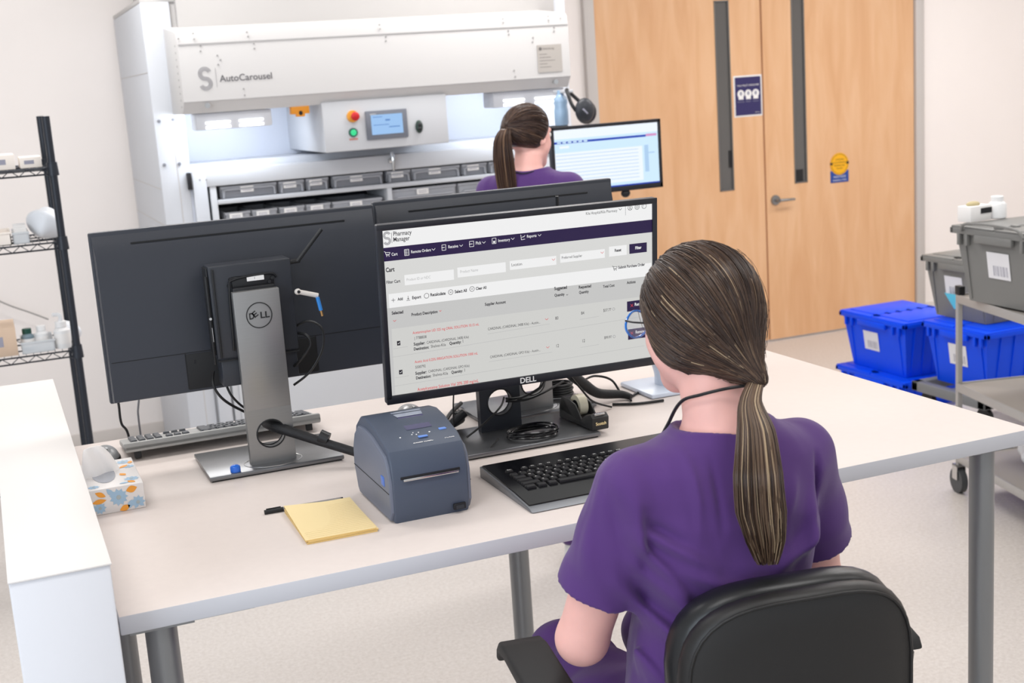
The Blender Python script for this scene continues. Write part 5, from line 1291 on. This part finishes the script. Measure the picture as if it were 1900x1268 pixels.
def hand(F, W, d, n, s):
    """W wrist, d direction of the fingers, n palm normal (palm faces n), s lateral towards the thumb"""
    W = np.array(W, float); d = np.array(d, float); d /= np.linalg.norm(d); n = np.array(n, float); n -= d*(n @ d); n /= np.linalg.norm(n); s = np.array(s, float); s -= d*(s @ d)+n*(s @ n); s /= np.linalg.norm(s)
    F.cone(W, W+d*.035, .024, .026, .02)
    for q in (-.024, -.008, .008, .024): F.cone(W+d*.02+s*q*.7, W+d*.078+s*q, .015, .012, .012)
    for q, ln, wd in ((.027, .068, .0082), (.009, .076, .0086), (-.009, .070, .0083), (-.026, .055, .0074)):
        p0 = W+d*.080+s*q; a = .35; l = ln*np.array((.45, .30, .25))
        for li in l:
            v = d*math.cos(a)+n*math.sin(a); p1 = p0+v*li; F.cone(p0, p1, wd, wd*.92, .004); p0 = p1; a += .42; wd *= .93
    p0 = W+d*.022+s*.024; p1 = p0+s*.026+d*.030+n*.010; p2 = p1+d*.028+s*.006+n*.008
    F.cone(p0, p1, .0135, .010, .012); F.cone(p1, p2, .010, .0085, .004)
def headM(c, yaw, pitch):
    return Matrix.Translation(c) @ Matrix.Rotation(yaw, 4, 'Z') @ Matrix.Rotation(pitch, 4, 'X')
def person(cfg):
    dz = cfg['dz']; root = thing('person', cfg['label'], 'person', cfg['loc'], cfg['rz'])
    HM = headM(cfg['head'], cfg['hyaw'], cfg['hpitch']); R3 = np.array(HM.to_3x3(), np.float32); HC_ = np.array(cfg['head'], np.float32)
    hl = lambda p: (np.array(HM @ Vector(p)))[:3]
    F = Field()
    F.add(lambda p: torso(p, dz, -.010, .70, 1.325), (-.25, -.2, .70+dz), (.25, .2, 1.34+dz))
    hb_ = HC_
    F.cone((0, -.028, 1.27+dz), (hb_[0]*.6, hb_[1]-.035, hb_[2]-.075), .056, .049, .035)
    F.cone((-.02, -.02, 1.275+dz), (-.125, 0, 1.262+dz), .046, .036, .03); F.cone((.02, -.02, 1.275+dz), (.125, 0, 1.262+dz), .046, .036, .03)
    # head
    def hell(c, r, k=.02, kind='u', Rl=None):
        RR3 = R3 if Rl is None else R3 @ Rl
        F.ell(hl(c), r, RR3, k, kind)
    def hcone(a, b_, r1, r2, k=.01, kind='u'): F.cone(hl(a), hl(b_), r1, r2, k, kind)
    hell((0, -.014, .024), (.072, .092, .084), .02)
    hell((0, .028, -.030), (.056, .058, .072), .03)
    hcone((-.036, .008, -.060), (0, .062, -.094), .022, .017, .025); hcone((.036, .008, -.060), (0, .062, -.094), .022, .017, .025)
    hcone((-.028, .05, -.03), (-.04, .03, -.045), .022, .02, .02); hcone((.028, .05, -.03), (.04, .03, -.045), .022, .02, .02)
    hell((-.030, .086, .004), (.016, .010, .011), .008, 's'); hell((.030, .086, .004), (.016, .010, .011), .008, 's')
    hcone((-.036, .074, .022), (-.014, .082, .018), .007, .007, .012); hcone((.036, .074, .022), (.014, .082, .018), .007, .007, .012)
    hcone((0, .082, .006), (0, .103, -.028), .006, .0095, .008); hell((-.009, .094, -.032), (.007, .008, .006), k=.005); hell((.009, .094, -.032), (.007, .008, .006), k=.005)
    hcone((-.018, .080, -.058), (.018, .080, -.058), .0065, .0065, .006); hcone((-.014, .080, -.066), (.014, .080, -.066), .0065, .0065, .006)
    hell((0, .094, -.062), (.024, .012, .0016), .002, 's')
    for s_ in (-1, 1):
        hell((s_*.073, -.008, -.006), (.008, .017, .030), .006, 'u', rotm('Z', -s_*20)); hell((s_*.079, -.004, -.004), (.005, .009, .018), .004, 's')
    # arms and hands
    for s_, (sh, eb, wr, hd_, pn) in zip((-1, 1), cfg['arms']):
        F.cone(sh, eb, .047, .040, .025); F.cone(eb, wr, .039, .025, .015)
        mid = np.array(eb)*.65+np.array(wr)*.35; F.ell(mid, (.034, .034, .040), k=.03)
        hand(F, wr, hd_, pn, cfg['thumb'][0 if s_ < 0 else 1])
    # legs
    for hip, knee, ank, toe in cfg['legs']:
        F.cone(hip, knee, .080, .056, .03); F.cone(knee, ank, .052, .034, .02); F.cone(ank, toe, .030, .024, .02)
    lo, hi = cfg['box']
    body = sdf_obj('body', F, lo, hi, .0045, [M_skin, mat('lip', (196, 112, 108), .45)], root)
    # shirt
    S_ = Field()
    S_.add(lambda p: torso(p, dz, .008, .76, 1.348, .028), (-.28, -.24, .76+dz), (.28, .24, 1.35+dz))
    for s_, (sh, eb, wr, hd_, pn) in zip((-1, 1), cfg['arms']):
        sh = np.array(sh, float); eb = np.array(eb, float); ax = (eb-sh)/np.linalg.norm(eb-sh); hem = sh+ax*cfg['sleeve']
        def slv(p, sh=sh, hem=hem, ax=ax):
            f = rc(p, sh+np.array((0, 0, .004)), hem+ax*.05, .052, .069)
            t = (p-sh) @ ax.astype(np.float32); L_ = cfg['sleeve']
            f = f+.0025*np.sin(t*45+p[:, 1]*40)*np.clip(t/.1, 0, 1)*np.clip((L_-t)/.04, 0, 1)
            hollow = rc(p, hem-ax*.02, hem+ax*.08, .052, .058)
            return np.maximum(np.maximum(f, t-L_), -hollow)
        S_.add(slv, np.minimum(sh, hem)-.10, np.maximum(sh, hem)+.10, .022)
    S_.cone((-.03, -.022, 1.272+dz), (-.130, -.002, 1.262+dz), .055, .050, .03); S_.cone((.03, -.022, 1.272+dz), (.130, -.002, 1.262+dz), .055, .050, .03)
    nk = cfg.get('neck', (0, -.008, 1.362+dz)); S_.ell(nk, (.074, .072, .046), None, .006, 's')
    S_.ell((0, .10, 1.29+dz), (.05, .08, .07), None, .01, 's')
    for (a, b_, amp, sg) in cfg['folds']:
        a = np.array(a, np.float32); b_ = np.array(b_, np.float32)
        sg_ = np.sign(a[1]+b_[1]) if abs(a[1]+b_[1]) > 1e-6 else -1
        def fold(p, a=a, b_=b_, amp=amp, sg=sg, sg_=sg_):
            A = a[[0, 2]]; ba = b_[[0, 2]]-A; q = p[:, [0, 2]]-A; t = np.clip(q @ ba/(ba @ ba), 0, 1); d = np.linalg.norm(q-t[:, None]*ba, axis=1)
            m = np.clip(sg_*p[:, 1]/.03+.6, 0, 1)
            return (-1.6*amp*np.exp(-(d/sg)**2)*np.sin(np.pi*np.clip(t*.86+.07, 0, 1))*m).astype(np.float32)
        S_.add(fold, np.minimum(a, b_)-np.array((.02, .30, .02)), np.maximum(a, b_)+np.array((.02, .30, .02)), 0, 'd')
    if cfg.get('wrinkle'):
        def wr_(p):
            q = p*np.array((1, .6, 1.), np.float32)
            return .0035*np.sin(q[:, 2]*38+np.sin(q[:, 0]*17+1.3)*2.2+q[:, 1]*20)*np.clip((1.22+dz-p[:, 2])/.2, 0, 1)*np.clip((.165-np.abs(p[:, 0]))/.03, 0, 1)+.0016*np.sin(q[:, 0]*55+q[:, 2]*22+np.sin(q[:, 2]*20)*2)*np.clip((.16-np.abs(p[:, 0]))/.04, 0, 1)
        S_.add(wr_, lo, hi, 0, 'd')
    for s_, (sh, eb, wr, hd_, pn) in zip((-1, 1), cfg['arms']):
        sh = np.array(sh, float); eb = np.array(eb, float); ax = (eb-sh)/np.linalg.norm(eb-sh)
        S_.cone(sh, sh+ax*(cfg['sleeve']-.045), .0515, .0500, .006)
    sdf_obj('scrub_top', S_, (lo[0], -.26, .74+dz), (hi[0], .34, 1.36+dz), .0038, M_purple, root)
    # trousers
    T_ = Field()
    T_.add(lambda p: torso(p, dz, .004, .69, .90), (-.25, -.2, .68+dz), (.25, .2, .92+dz))
    for hip, knee, ank, toe in cfg['legs']:
        k2 = np.array(ank)+(np.array(knee)-np.array(ank))*.12
        T_.cone(hip, knee, .094, .074, .03); T_.cone(knee, k2, .070, .056, .02)
    def tw(p): return .003*np.sin(p[:, 1]*50+p[:, 0]*40+p[:, 2]*30)
    T_.add(tw, lo, hi, 0, 'd')
    sdf_obj('trousers', T_, (lo[0], lo[1], lo[2]), (hi[0], hi[1], .93+dz), .006, M_purple, root)
    for hip, knee, ank, toe in cfg['legs']:
        a = np.array(ank, float); t_ = np.array(toe, float); d = t_-a; d[2] = 0; d /= np.linalg.norm(d); zz = a[2]-.055
        Fs = Field(); Fs.cone((a[0]-d[0]*.03, a[1]-d[1]*.03, zz), (a[0]+d[0]*.16, a[1]+d[1]*.16, zz-.01), .040, .036, 0); Fs.cone(a, a-np.array((0, 0, .03)), .040, .042, .02)
        c0 = np.minimum(a, a+d*.2)-.08; c1 = np.maximum(a, a+d*.2)+.08; c0[2] = zz-.06; c1[2] = a[2]+.03
        sdf_obj('shoe', lambda p: np.maximum(Fs(p), zz-.035-p[:, 2]), c0, c1, .006, mat('shoe_white', (210, 210, 210), .5), root)
    # eyes
    for s_ in (-1, 1):
        b = B(); b.ell(Vector(hl((s_*.030, .074, .004))), (.0115, .0115, .0115), 0, 16); b.ell(Vector(hl((s_*.030, .0838, .004))), (.0048, .0026, .0048), 1, 12)
        b.obj('eye', [mat('eye_white', (230, 228, 224), .2), mat('iris_brown', (70, 46, 32), .2)], root)
    # hair cap
    tie = np.array(cfg['tie'], np.float32)
    pA, nA = cfg['planeA']; pB, nB = cfg['planeB']
    def hairf(p):
        a = el(p, (0, -.014, .022), (.082, .102, .095))
        if cfg.get('earcover'): a = smin(smin(a, el(p, (-.065, -.014, -.016), (.016, .032, .040)), .03), el(p, (.065, -.014, -.016), (.016, .032, .040)), .03)
        bb = rc(p, (0, -.055, float(tie[2])*.45), tie, .062, .014)
        f = smin(a, bb, .035)
        cut = smax((p-np.array(pA, np.float32)) @ np.array(nA, np.float32), (p-np.array(pB, np.float32)) @ np.array(nB, np.float32), .02)
        return smax(f, cut, .012)
    Mi = np.array(HM.inverted().to_3x3(), np.float32)
    def hair_world(P): return hairf((P-HC_) @ R3)
    hmats = cfg['hairmats']
    hc0 = HC_-.17; hc1 = HC_+.17
    hair = sdf_obj('hair', hair_world, hc0, hc1, .004, [hmats[0]], root)
    # strands over the cap, combed to the tie
    r_ = np.random.default_rng(cfg['seed'])
    def fullf(p):
        a = el(p, (0, -.014, .022), (.082, .102, .095))
        if cfg.get('earcover'): a = smin(smin(a, el(p, (-.065, -.014, -.016), (.016, .032, .040)), .03), el(p, (.065, -.014, -.016), (.016, .032, .040)), .03)
        bb = rc(p, (0, -.055, float(tie[2])*.45), tie, .062, .014); return smin(a, bb, .035)
    def radius(D, o):
        lo_ = np.full(len(D), .02, np.float32); hi_ = np.full(len(D), .22, np.float32)
        for _ in range(14):
            m = (lo_+hi_)/2; v = fullf(o+D*m[:, None]); ins = v < 0; lo_ = np.where(ins, m, lo_); hi_ = np.where(ins, hi_, m)
        return lo_
    o_ = np.array((0, -.014, .0), np.float32)
    dt_ = (tie-o_)/np.linalg.norm(tie-o_)
    N = cfg['ncap']; starts = []
    while len(starts) < N:
        v = r_.normal(size=3); v /= np.linalg.norm(v); p = o_+v*.09
        dA = (p-np.array(pA)) @ np.array(nA); dB = (p-np.array(pB)) @ np.array(nB)
        near = max(dA, dB)
        if near < -.004 and (near > -.02 or r_.random() < .45): starts.append(v)
    starts = np.array(starts, np.float32); K = 18
    bmh = bmesh.new()
    def add_strand(bm_, pts, r0, r1, mi):
        pts = [Vector(p) for p in pts]; n_ = len(pts); prev = None; rings = []
        for i, p in enumerate(pts):
            t = pts[min(i+1, n_-1)]-pts[max(i-1, 0)]
            if t.length < 1e-7: t = Vector((0, 0, -1))
            t.normalize(); u = t.orthogonal().normalized() if prev is None else (prev-t*prev.dot(t)).normalized(); prev = u; w_ = t.cross(u)
            r = r0+(r1-r0)*(i/(n_-1))
            rings.append([bm_.verts.new(p+(u*math.cos(a)+w_*math.sin(a))*r) for a in (0, 2.09, 4.19)])
        for A, C_ in zip(rings, rings[1:]):
            for k in range(3): f = bm_.faces.new((A[k], A[(k+1) % 3], C_[(k+1) % 3], C_[k])); f.material_index = mi; f.smooth = True
    T = np.linspace(0, 1, K)
    ang_ = np.arccos(np.clip(starts @ dt_, -1, 1))
    allD = []
    for t in T:
        tt = t
        w0 = np.sin((1-tt)*ang_)/np.maximum(np.sin(ang_), 1e-4); w1 = np.sin(tt*ang_)/np.maximum(np.sin(ang_), 1e-4)
        D = starts*w0[:, None]+dt_[None]*w1[:, None]; D /= np.linalg.norm(D, axis=1)[:, None]; allD.append(D)
    rads = [radius(D.astype(np.float32), o_) for D in allD]
    offs = r_.uniform(-.0012, .0022, N)
    jit = r_.uniform(0, 6.28, N)
    for i in range(N):
        pts = []
        for j, t in enumerate(T):
            rr = rads[j][i]+offs[i]+.0008*math.sin(jit[i]+t*9); rr -= .004*max(0, (t-.9))/.1; rr -= .005*max(0, .06-t)/.06
            pts.append(HM @ Vector((o_+allD[j][i]*rr).tolist()))
        x = r_.random(); mi = 0 if x < .52 else (1 if x < .90 else (2 if x < .985 else 3))
        add_strand(bmh, pts, .0011, .0008, mi)
    # ponytail
    path = [Vector(p) for p in cfg['pony']]; cen = spline(path, 6); nP = len(cen); wds = cfg['ponyw']
    side_v = Vector(cfg['ponyside']).normalized(); dep_v = Vector(cfg['ponydepth']).normalized()
    for i in range(cfg['npony']):
        a = r_.uniform(0, 2*PI); q = math.sqrt(r_.uniform(0, 1)); ux, uy = q*math.cos(a), q*math.sin(a); end = 1-abs(r_.normal(0, .13))*(1+.5*abs(ux)) if r_.random() < .85 else r_.uniform(.55, 1); end = min(1., max(.5, end))
        wob = r_.uniform(0, 6.28); wa = r_.uniform(0, .10); pts = []
        for j in range(nP):
            t = j/(nP-1)
            if t > end: break
            w_ = float(np.interp(t, np.linspace(0, 1, len(wds)), wds))
            pts.append(cen[j]+side_v*(ux+wa*math.sin(wob+t*7)*t)*w_+dep_v*(uy+wa*math.cos(wob+t*6)*t)*w_*.42)
        if len(pts) < 4: continue
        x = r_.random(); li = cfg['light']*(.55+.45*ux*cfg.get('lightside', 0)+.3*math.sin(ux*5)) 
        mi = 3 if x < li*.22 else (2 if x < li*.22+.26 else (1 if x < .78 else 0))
        add_strand(bmh, pts, .0013, .0006, mi)
    if cfg.get('wisps'):
        for i in range(60):
            v = starts[i]; rr = rads[0][i]
            pts = [HM @ Vector((o_+allD[j][i]*(rads[j][i]+.004+.003*math.sin(j*.7+i))).tolist()) for j in range(4, 14)]
            add_strand(bmh, pts, .0004, .0003, 1)
    me = bpy.data.meshes.new('hair_strands'); bmh.to_mesh(me); bmh.free()
    for m in hmats: me.materials.append(m)
    o = bpy.data.objects.new('hair_strands', me); COL.objects.link(o); o.parent = root; o['kind'] = 'stuff'
    b = B(); tw_ = HM @ Vector(cfg['tie']); ax = (cen[2]-cen[0]).normalized()
    qv = ax.to_track_quat('Z', 'Y').to_matrix()
    for k in range(3): b.tube([Vector(cen[0])+qv @ Vector(((wds[0]+.002)*math.cos(a), (wds[0]*.8+.002)*math.sin(a), (k-1)*.0035)) for a in np.linspace(0, 2*PI, 18, endpoint=False)], .0026, 6, closed=True)
    b.obj('hair_tie', M_black, root)
    return root, HM, body
def hairmat(name, c, rough=.34):
    m = mat(name, c, rough, spec=.5); m.node_tree.nodes['Principled BSDF'].inputs['Anisotropic'].default_value = .6; return m
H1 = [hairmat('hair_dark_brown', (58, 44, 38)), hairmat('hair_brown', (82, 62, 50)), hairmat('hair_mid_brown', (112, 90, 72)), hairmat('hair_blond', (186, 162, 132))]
H2 = [hairmat('hair2_dark', (50, 34, 30)), hairmat('hair2_brown', (74, 52, 42)), hairmat('hair2_mid', (106, 80, 62)), hairmat('hair2_light', (146, 116, 92))]
OX, OY = .978, 1.655
W2L = lambda x, y, z: (x-OX, y-OY, z)
tie1 = (.004, -.114, -.086)
HM1 = headM((.0, .045, 1.492), math.radians(12), math.radians(-6))
tw1 = HM1 @ Vector(tie1)
def lp(px, py, Y):
    v = at(px, py, Y=Y); return (v.x-OX, v.y-OY, v.z)
cfg1 = dict(dz=0, label='seated woman in purple scrubs with long low ponytail and glasses, back to the viewer', loc=(OX, OY, 0), rz=0,
    head=(.0, .045, 1.492), hyaw=math.radians(12), hpitch=math.radians(-6),
    arms=[((-.150, .0, 1.262), (-.208, .075, 1.008), (-.085, .285, .965), (.35, .9, -.22), (.2, -.1, -1)), ((.150, 0, 1.262), (.232, .080, 1.012), (.100, .285, .965), (-.35, .9, -.22), (-.2, -.1, -1))],
    thumb=[(1, -.2, .2), (-1, -.2, .2)], sleeve=.175,
    legs=[((-.09, .0, .80), (-.095, .40, .810), (-.03, .28, .42), (-.03, .38, .365)), ((.09, .0, .80), (.115, .42, .815), (.11, .30, .42), (.11, .40, .365))],
    box=((-.34, -.22, .27), (.36, .60, 1.63)), tie=tie1,
    planeA=((0, .072, .078), tuple(np.array((0, .945, -.327))/1.0)), planeB=((0, .05, -.030), tuple(np.array((0, .465, -.885)))),
    hairmats=H1, earcover=True, seed=3, ncap=3400, light=.9, lightside=.5, wisps=True,
    pony=[tuple(tw1), lp(1392, 745, 1.558), lp(1402, 800, 1.528), lp(1407, 880, 1.502), lp(1412, 950, 1.500), lp(1420, 1005, 1.505), lp(1425, 1052, 1.512)],
    ponyw=[.0105, .016, .027, .034, .035, .028, .013], ponyside=(.9, -.42, 0), ponydepth=(.42, .9, 0), npony=1150,
    folds=[(lp(x0_, y0_, 1.56), lp(x1_, y1_, 1.545), am, sg) for x0_, y0_, x1_, y1_, am, sg in (
        (1106, 850, 1168, 925, -.0035, .0045), (1168, 920, 1192, 1020, -.005, .006), (1200, 930, 1222, 1090, .007, .012), (1198, 1010, 1300, 1135, .008, .010), (1190, 1055, 1350, 1200, .009, .011), (1185, 1110, 1330, 1262, .009, .011),
        (1210, 1000, 1330, 1060, .005, .009), (1180, 1180, 1260, 1300, .009, .012), (1230, 985, 1290, 1020, -.004, .008), (1290, 830, 1310, 1010, .003, .007), (1330, 850, 1345, 1000, -.0025, .006), (1250, 1060, 1420, 1110, .005, .011), (1270, 1120, 1450, 1160, -.005, .010),
        (1535, 850, 1548, 960, -.005, .006), (1520, 900, 1500, 1040, .006, .012), (1540, 960, 1440, 1060, .007, .012), (1480, 880, 1462, 960, .003, .010), (1060, 1010, 1120, 1090, .004, .010), (1130, 960, 1150, 1100, .005, .012), (1090, 930, 1100, 1040, .003, .012))], wrinkle=True)
p1, HMa, body1 = person(cfg1)
# lanyard cord and glasses of the seated woman
b = B(); nz = 1.355
pts = [lp(1383, 716, 1.588), lp(1345, 722, 1.595), lp(1300, 733, 1.615), lp(1265, 745, 1.645), (-.062, .03, 1.345), (-.05, .09, 1.28), (-.01, .125, 1.17), (.01, .135, 1.12), (.03, .125, 1.17), (.055, .09, 1.28), (.062, .03, 1.345), (.05, -.03, 1.385)]
b.tube([Vector(p) for p in pts], .0027, 6, smooth=6); b.obj('neck_cord', M_black, p1, label='thin black neck cord')
b = B(); G = lambda p: HMa @ Vector(p)
M_gb = mat('glasses_blue', (40, 120, 210), .15, coat=.5)
for s_ in (-1, 1):
    ring_ = [G((s_*.034+.027*math.cos(a)*(1+.08*math.cos(2*a)), .106-.012*abs(math.cos(a))*(1 if math.cos(a)*s_ > 0 else 0), -.004+.021*math.sin(a))) for a in np.linspace(0, 2*PI, 28, endpoint=False)]
    b.tube(ring_, .0019, 6, closed=True)
b.tube([G((-.010, .106, .004)), G((0, .109, .006)), G((.010, .106, .004))], .0017, 6, smooth=4); b.obj('glasses_frame', M_gb, p1, label='blue glasses frame')
b = B()
for s_ in (-1, 1): b.tube([G((s_*.061, .095, .006)), G((s_*.074, .06, .006)), G((s_*.078, .0, .004)), G((s_*.077, -.02, -.010))], .0016, 6, smooth=4)
b.obj('glasses_temple', M_ink, p1)
b = B()
for s_ in (-1, 1): b.poly([G((s_*.034+.026*math.cos(a), .1035, -.004+.020*math.sin(a))) for a in np.linspace(0, 2*PI, 24, endpoint=False)])
b.obj('lens', mat('lens_clear', (210, 225, 240), .03, alpha=.25), p1, flat=True)

# standing woman at the machine
q = at(990, 245, Y=4.4); dz2 = .200; HZ2 = 1.656
OX2, OY2 = 1.858, 4.40
B_yaw = -math.radians(35)
Mi2 = Matrix.Rotation(-B_yaw, 4, 'Z') @ Matrix.Translation((-OX2, -OY2, 0))
def lp2(px, py, Y): return tuple(Mi2 @ at(px, py, Y=Y))
hm2 = headM((.0, .035, HZ2), math.radians(-30), math.radians(-4))
tie2 = (0, -.106, .028); tw2 = hm2 @ Vector(tie2)
def rel(v, dx, dy, dzz): return (v[0]+dx, v[1]+dy, v[2]+dzz)
cfg2 = dict(dz=dz2, label='standing woman in purple scrubs with high brown ponytail, at the white machine', loc=(OX2, OY2, 0), rz=B_yaw,
    head=(.0, .035, HZ2), hyaw=math.radians(-30), hpitch=math.radians(-4),
    arms=[((-.150, .0, 1.262+dz2), (-.205, .05, 1.0+dz2), (-.12, .27, .98+dz2), (.25, .95, -.05), (0, 0, -1)), ((.150, 0, 1.262+dz2), (.205, .05, 1.0+dz2), (.12, .27, .98+dz2), (-.25, .95, -.05), (0, 0, -1))],
    thumb=[(1, 0, 0), (-1, 0, 0)], sleeve=.175,
    legs=[((-.09, .0, .80+dz2), (.035, .01, .50), (.09, -.01, .10), (.08, .12, .05)), ((.09, .0, .80+dz2), (.15, .01, .50), (.22, -.01, .10), (.23, .12, .05))],
    box=((-.33, -.24, .0), (.33, .45, 1.80)), tie=tie2,
    planeA=((0, .062, .076), tuple(np.array((0, .86, -.51)))), planeB=((0, -.03, -.050), tuple(np.array((0, -.25, -.97)))),
    hairmats=H2, seed=9, ncap=1500, light=.5,
    pony=[tuple(tw2), rel(tw2, -.008, -.028, -.004), rel(tw2, -.016, -.046, -.040), rel(tw2, -.016, -.050, -.10), rel(tw2, -.012, -.048, -.17), rel(tw2, -.008, -.048, -.24), rel(tw2, -.006, -.05, -.30)],
    ponyw=[.012, .020, .032, .038, .038, .034, .020], ponyside=(1, .2, 0), ponydepth=(-.2, 1, 0), npony=420, folds=[], wrinkle=False)
p2, HMb, body2 = person(cfg2)
b = B(); b.tube([Vector(p) for p in [(-.03, -.075, 1.335+dz2), (.0, -.082, 1.33+dz2), (.045, -.06, 1.335+dz2), (.062, .0, 1.32+dz2), (.05, .07, 1.26+dz2), (0, .12, 1.15+dz2), (-.05, .07, 1.26+dz2), (-.062, .0, 1.32+dz2), (-.05, -.05, 1.335+dz2)]], .0022, 6, smooth=5, closed=True); b.obj('neck_cord', M_ink, p2)

# ---------------------------------------------------------------- office chair of the seated woman
CHY = -math.radians(9)
ch = thing('office_chair', 'black high office chair with curved backrest and armrests, under the seated woman', 'chair', (1.012, 1.60, 0), CHY)
M_lea = mat('black_vinyl', (26, 27, 29), .34, bump=.06, bscale=500); M_shell = mat('black_hard_shell', (29, 28, 28), .45, bump=.1, bscale=700)
def shieldp(wt, wb, h0, h1, n=40):
    """rounded shield outline in x,z"""
    pts = []
    for i in range(n):
        a = 2*PI*i/n; c_, s__ = math.cos(a), math.sin(a)
        e = 2/3.0
        x = (abs(c_)**e)*(1 if c_ > 0 else -1); z = (abs(s__)**e)*(1 if s__ > 0 else -1)
        zz = (h0+h1)/2+(h1-h0)/2*z; w_ = wb+(wt-wb)*(zz-h0)/(h1-h0); pts.append((x*w_, zz))
    return pts
def pad(b, prof, y0, y1, curve, infl, mi=0, rings=6):
    """cushion: outline swept from y0 to y1 with rounded edges; curve bends sides forward"""
    cx = 0; cz = sum(p[1] for p in prof)/len(prof); yb_ = lambda x, z: curve*x*x
    loops = []
    for i in range(rings+1):
        a = PI*i/rings; sc = 1-infl*(1-math.sin(a)); y = (y0+y1)/2-(y1-y0)/2*math.cos(a)
        loops.append([b.bm.verts.new((x*sc, y+yb_(x*sc, z), cz+(z-cz)*sc)) for x, z in prof])
    for A, C_ in zip(loops, loops[1:]):
        for k in range(len(prof)): f = b.bm.faces.new((A[k], A[(k+1) % len(prof)], C_[(k+1) % len(prof)], C_[k])); f.material_index = mi
    for lp_, yy in ((loops[0], y0), (loops[-1], y1)):
        prev = lp_
        for sc in (.75, .5, .25):
            base = [(v.co.x, v.co.y-yb_(v.co.x, 0), v.co.z) for v in lp_]
            cur = [b.bm.verts.new((x*sc, y+yb_(x*sc, 0), cz+(z-cz)*sc)) for x, y, z in base]
            for k in range(len(prof)): f = b.bm.faces.new((prev[k], prev[(k+1) % len(prof)], cur[(k+1) % len(prof)], cur[k])); f.material_index = mi
            prev = cur
        f = b.bm.faces.new(prev); f.material_index = mi
yb0 = -.135
b = B(); pad(b, shieldp(.188, .176, .80, 1.148), yb0-.005, yb0+.050, 1.1, .07); o = b.obj('back_cushion', M_lea, ch, ang=80)
b = B(); pad(b, shieldp(.186, .173, .795, 1.144), yb0-.040, yb0-.002, 1.1, .06); b.tube([Vector((x*.955, yb0-.040+1.1*(x*.95)**2, (z-.97)*.955+.97)) for x, z in shieldp(.186, .173, .795, 1.144)], .0025, 6, closed=True)
o = b.obj('back_shell', M_shell, ch, ang=80)
b = B(); b.box(-.035, yb0-.055, .62, .035, yb0-.035, .90, .008); b.box(-.035, yb0-.055, .60, .035, .1, .625, .006); b.obj('back_support', M_black, ch)
b = B(); sh_ = [(x, z) for x, z in shieldp(.235, .235, -.20, .26)]
loops = []
for i in range(7):
    a = PI*i/6; scl = 1-.06*(1-math.sin(a)); z = .69-.035*math.cos(a)
    loops.append([b.bm.verts.new((x*scl, .10+(y-.03)*scl, z)) for x, y in sh_])
for A, C_ in zip(loops, loops[1:]):
    for k in range(len(sh_)): b.bm.faces.new((A[k], A[(k+1) % len(sh_)], C_[(k+1) % len(sh_)], C_[k]))
b.bm.faces.new(loops[0]); b.bm.faces.new(loops[-1]); b.obj('seat', M_lea, ch, ang=60)
for s_ in (-1, 1):
    x = -.322 if s_ < 0 else .250; xo = x
    b = B(); pr = []
    ya, yb_ = (-.02, .285) if s_ < 0 else (.03, .285)
    L_ = [(ya-.01, .928), (ya, .945), (ya+.03, .952), (yb_-.06, .952), (yb_-.02, .944), (yb_, .925), (yb_+.006, .905), (yb_-.006, .903), (yb_-.022, .918), (yb_-.05, .927), (ya+.01, .925)]
    b.prism([(x-.038, y, z) for y, z in L_], (.076, 0, 0), 0, .006, 3)
    b.obj('armrest', M_rubber, ch, ang=50)
    b = B(); b.tube([(x, .02, .93), (x, .05, .80), (x-s_*.03, .08, .68), (x-s_*.12, .09, .645)], .018, 10, smooth=5); b.obj('armrest_bracket', M_black, ch)
b = B(); b.cyl((0, .1, .30), (0, .1, .64), .018, n=20); b.cyl((0, .1, .12), (0, .1, .36), .028, n=20); b.cyl((0, .1, .62), (0, .1, .655), .09, .11, n=20); b.obj('gas_lift', M_black, ch)
b = B(); b.tube([Vector((.22*math.cos(a), .1+.22*math.sin(a), .31)) for a in np.linspace(0, 2*PI, 40, endpoint=False)], .010, 10, closed=True)
for k in range(4): a = k*PI/2+.4; b.tube([(.02*math.cos(a), .1+.02*math.sin(a), .30), (.22*math.cos(a), .1+.22*math.sin(a), .31)], .008, 8)
b.obj('foot_ring', M_chrome, ch)
b = B()
for k in range(5):
    a = 2*PI*k/5+.3; b.tube([(0, .1, .125), (.15*math.cos(a), .1+.15*math.sin(a), .115), (.31*math.cos(a), .1+.31*math.sin(a), .085)], [.03, .024, .016], 10)
b.obj('base', M_black, ch)
for k in range(5):
    a = 2*PI*k/5+.3; b = B(); x, y = .31*math.cos(a), .1+.31*math.sin(a); b.cyl((x-.02*math.sin(a), y+.02*math.cos(a), .028), (x+.02*math.sin(a), y-.02*math.cos(a), .028), .028, n=20); b.cyl((x, y, .04), (x, y, .09), .008, n=8); b.obj('caster', M_black, ch)
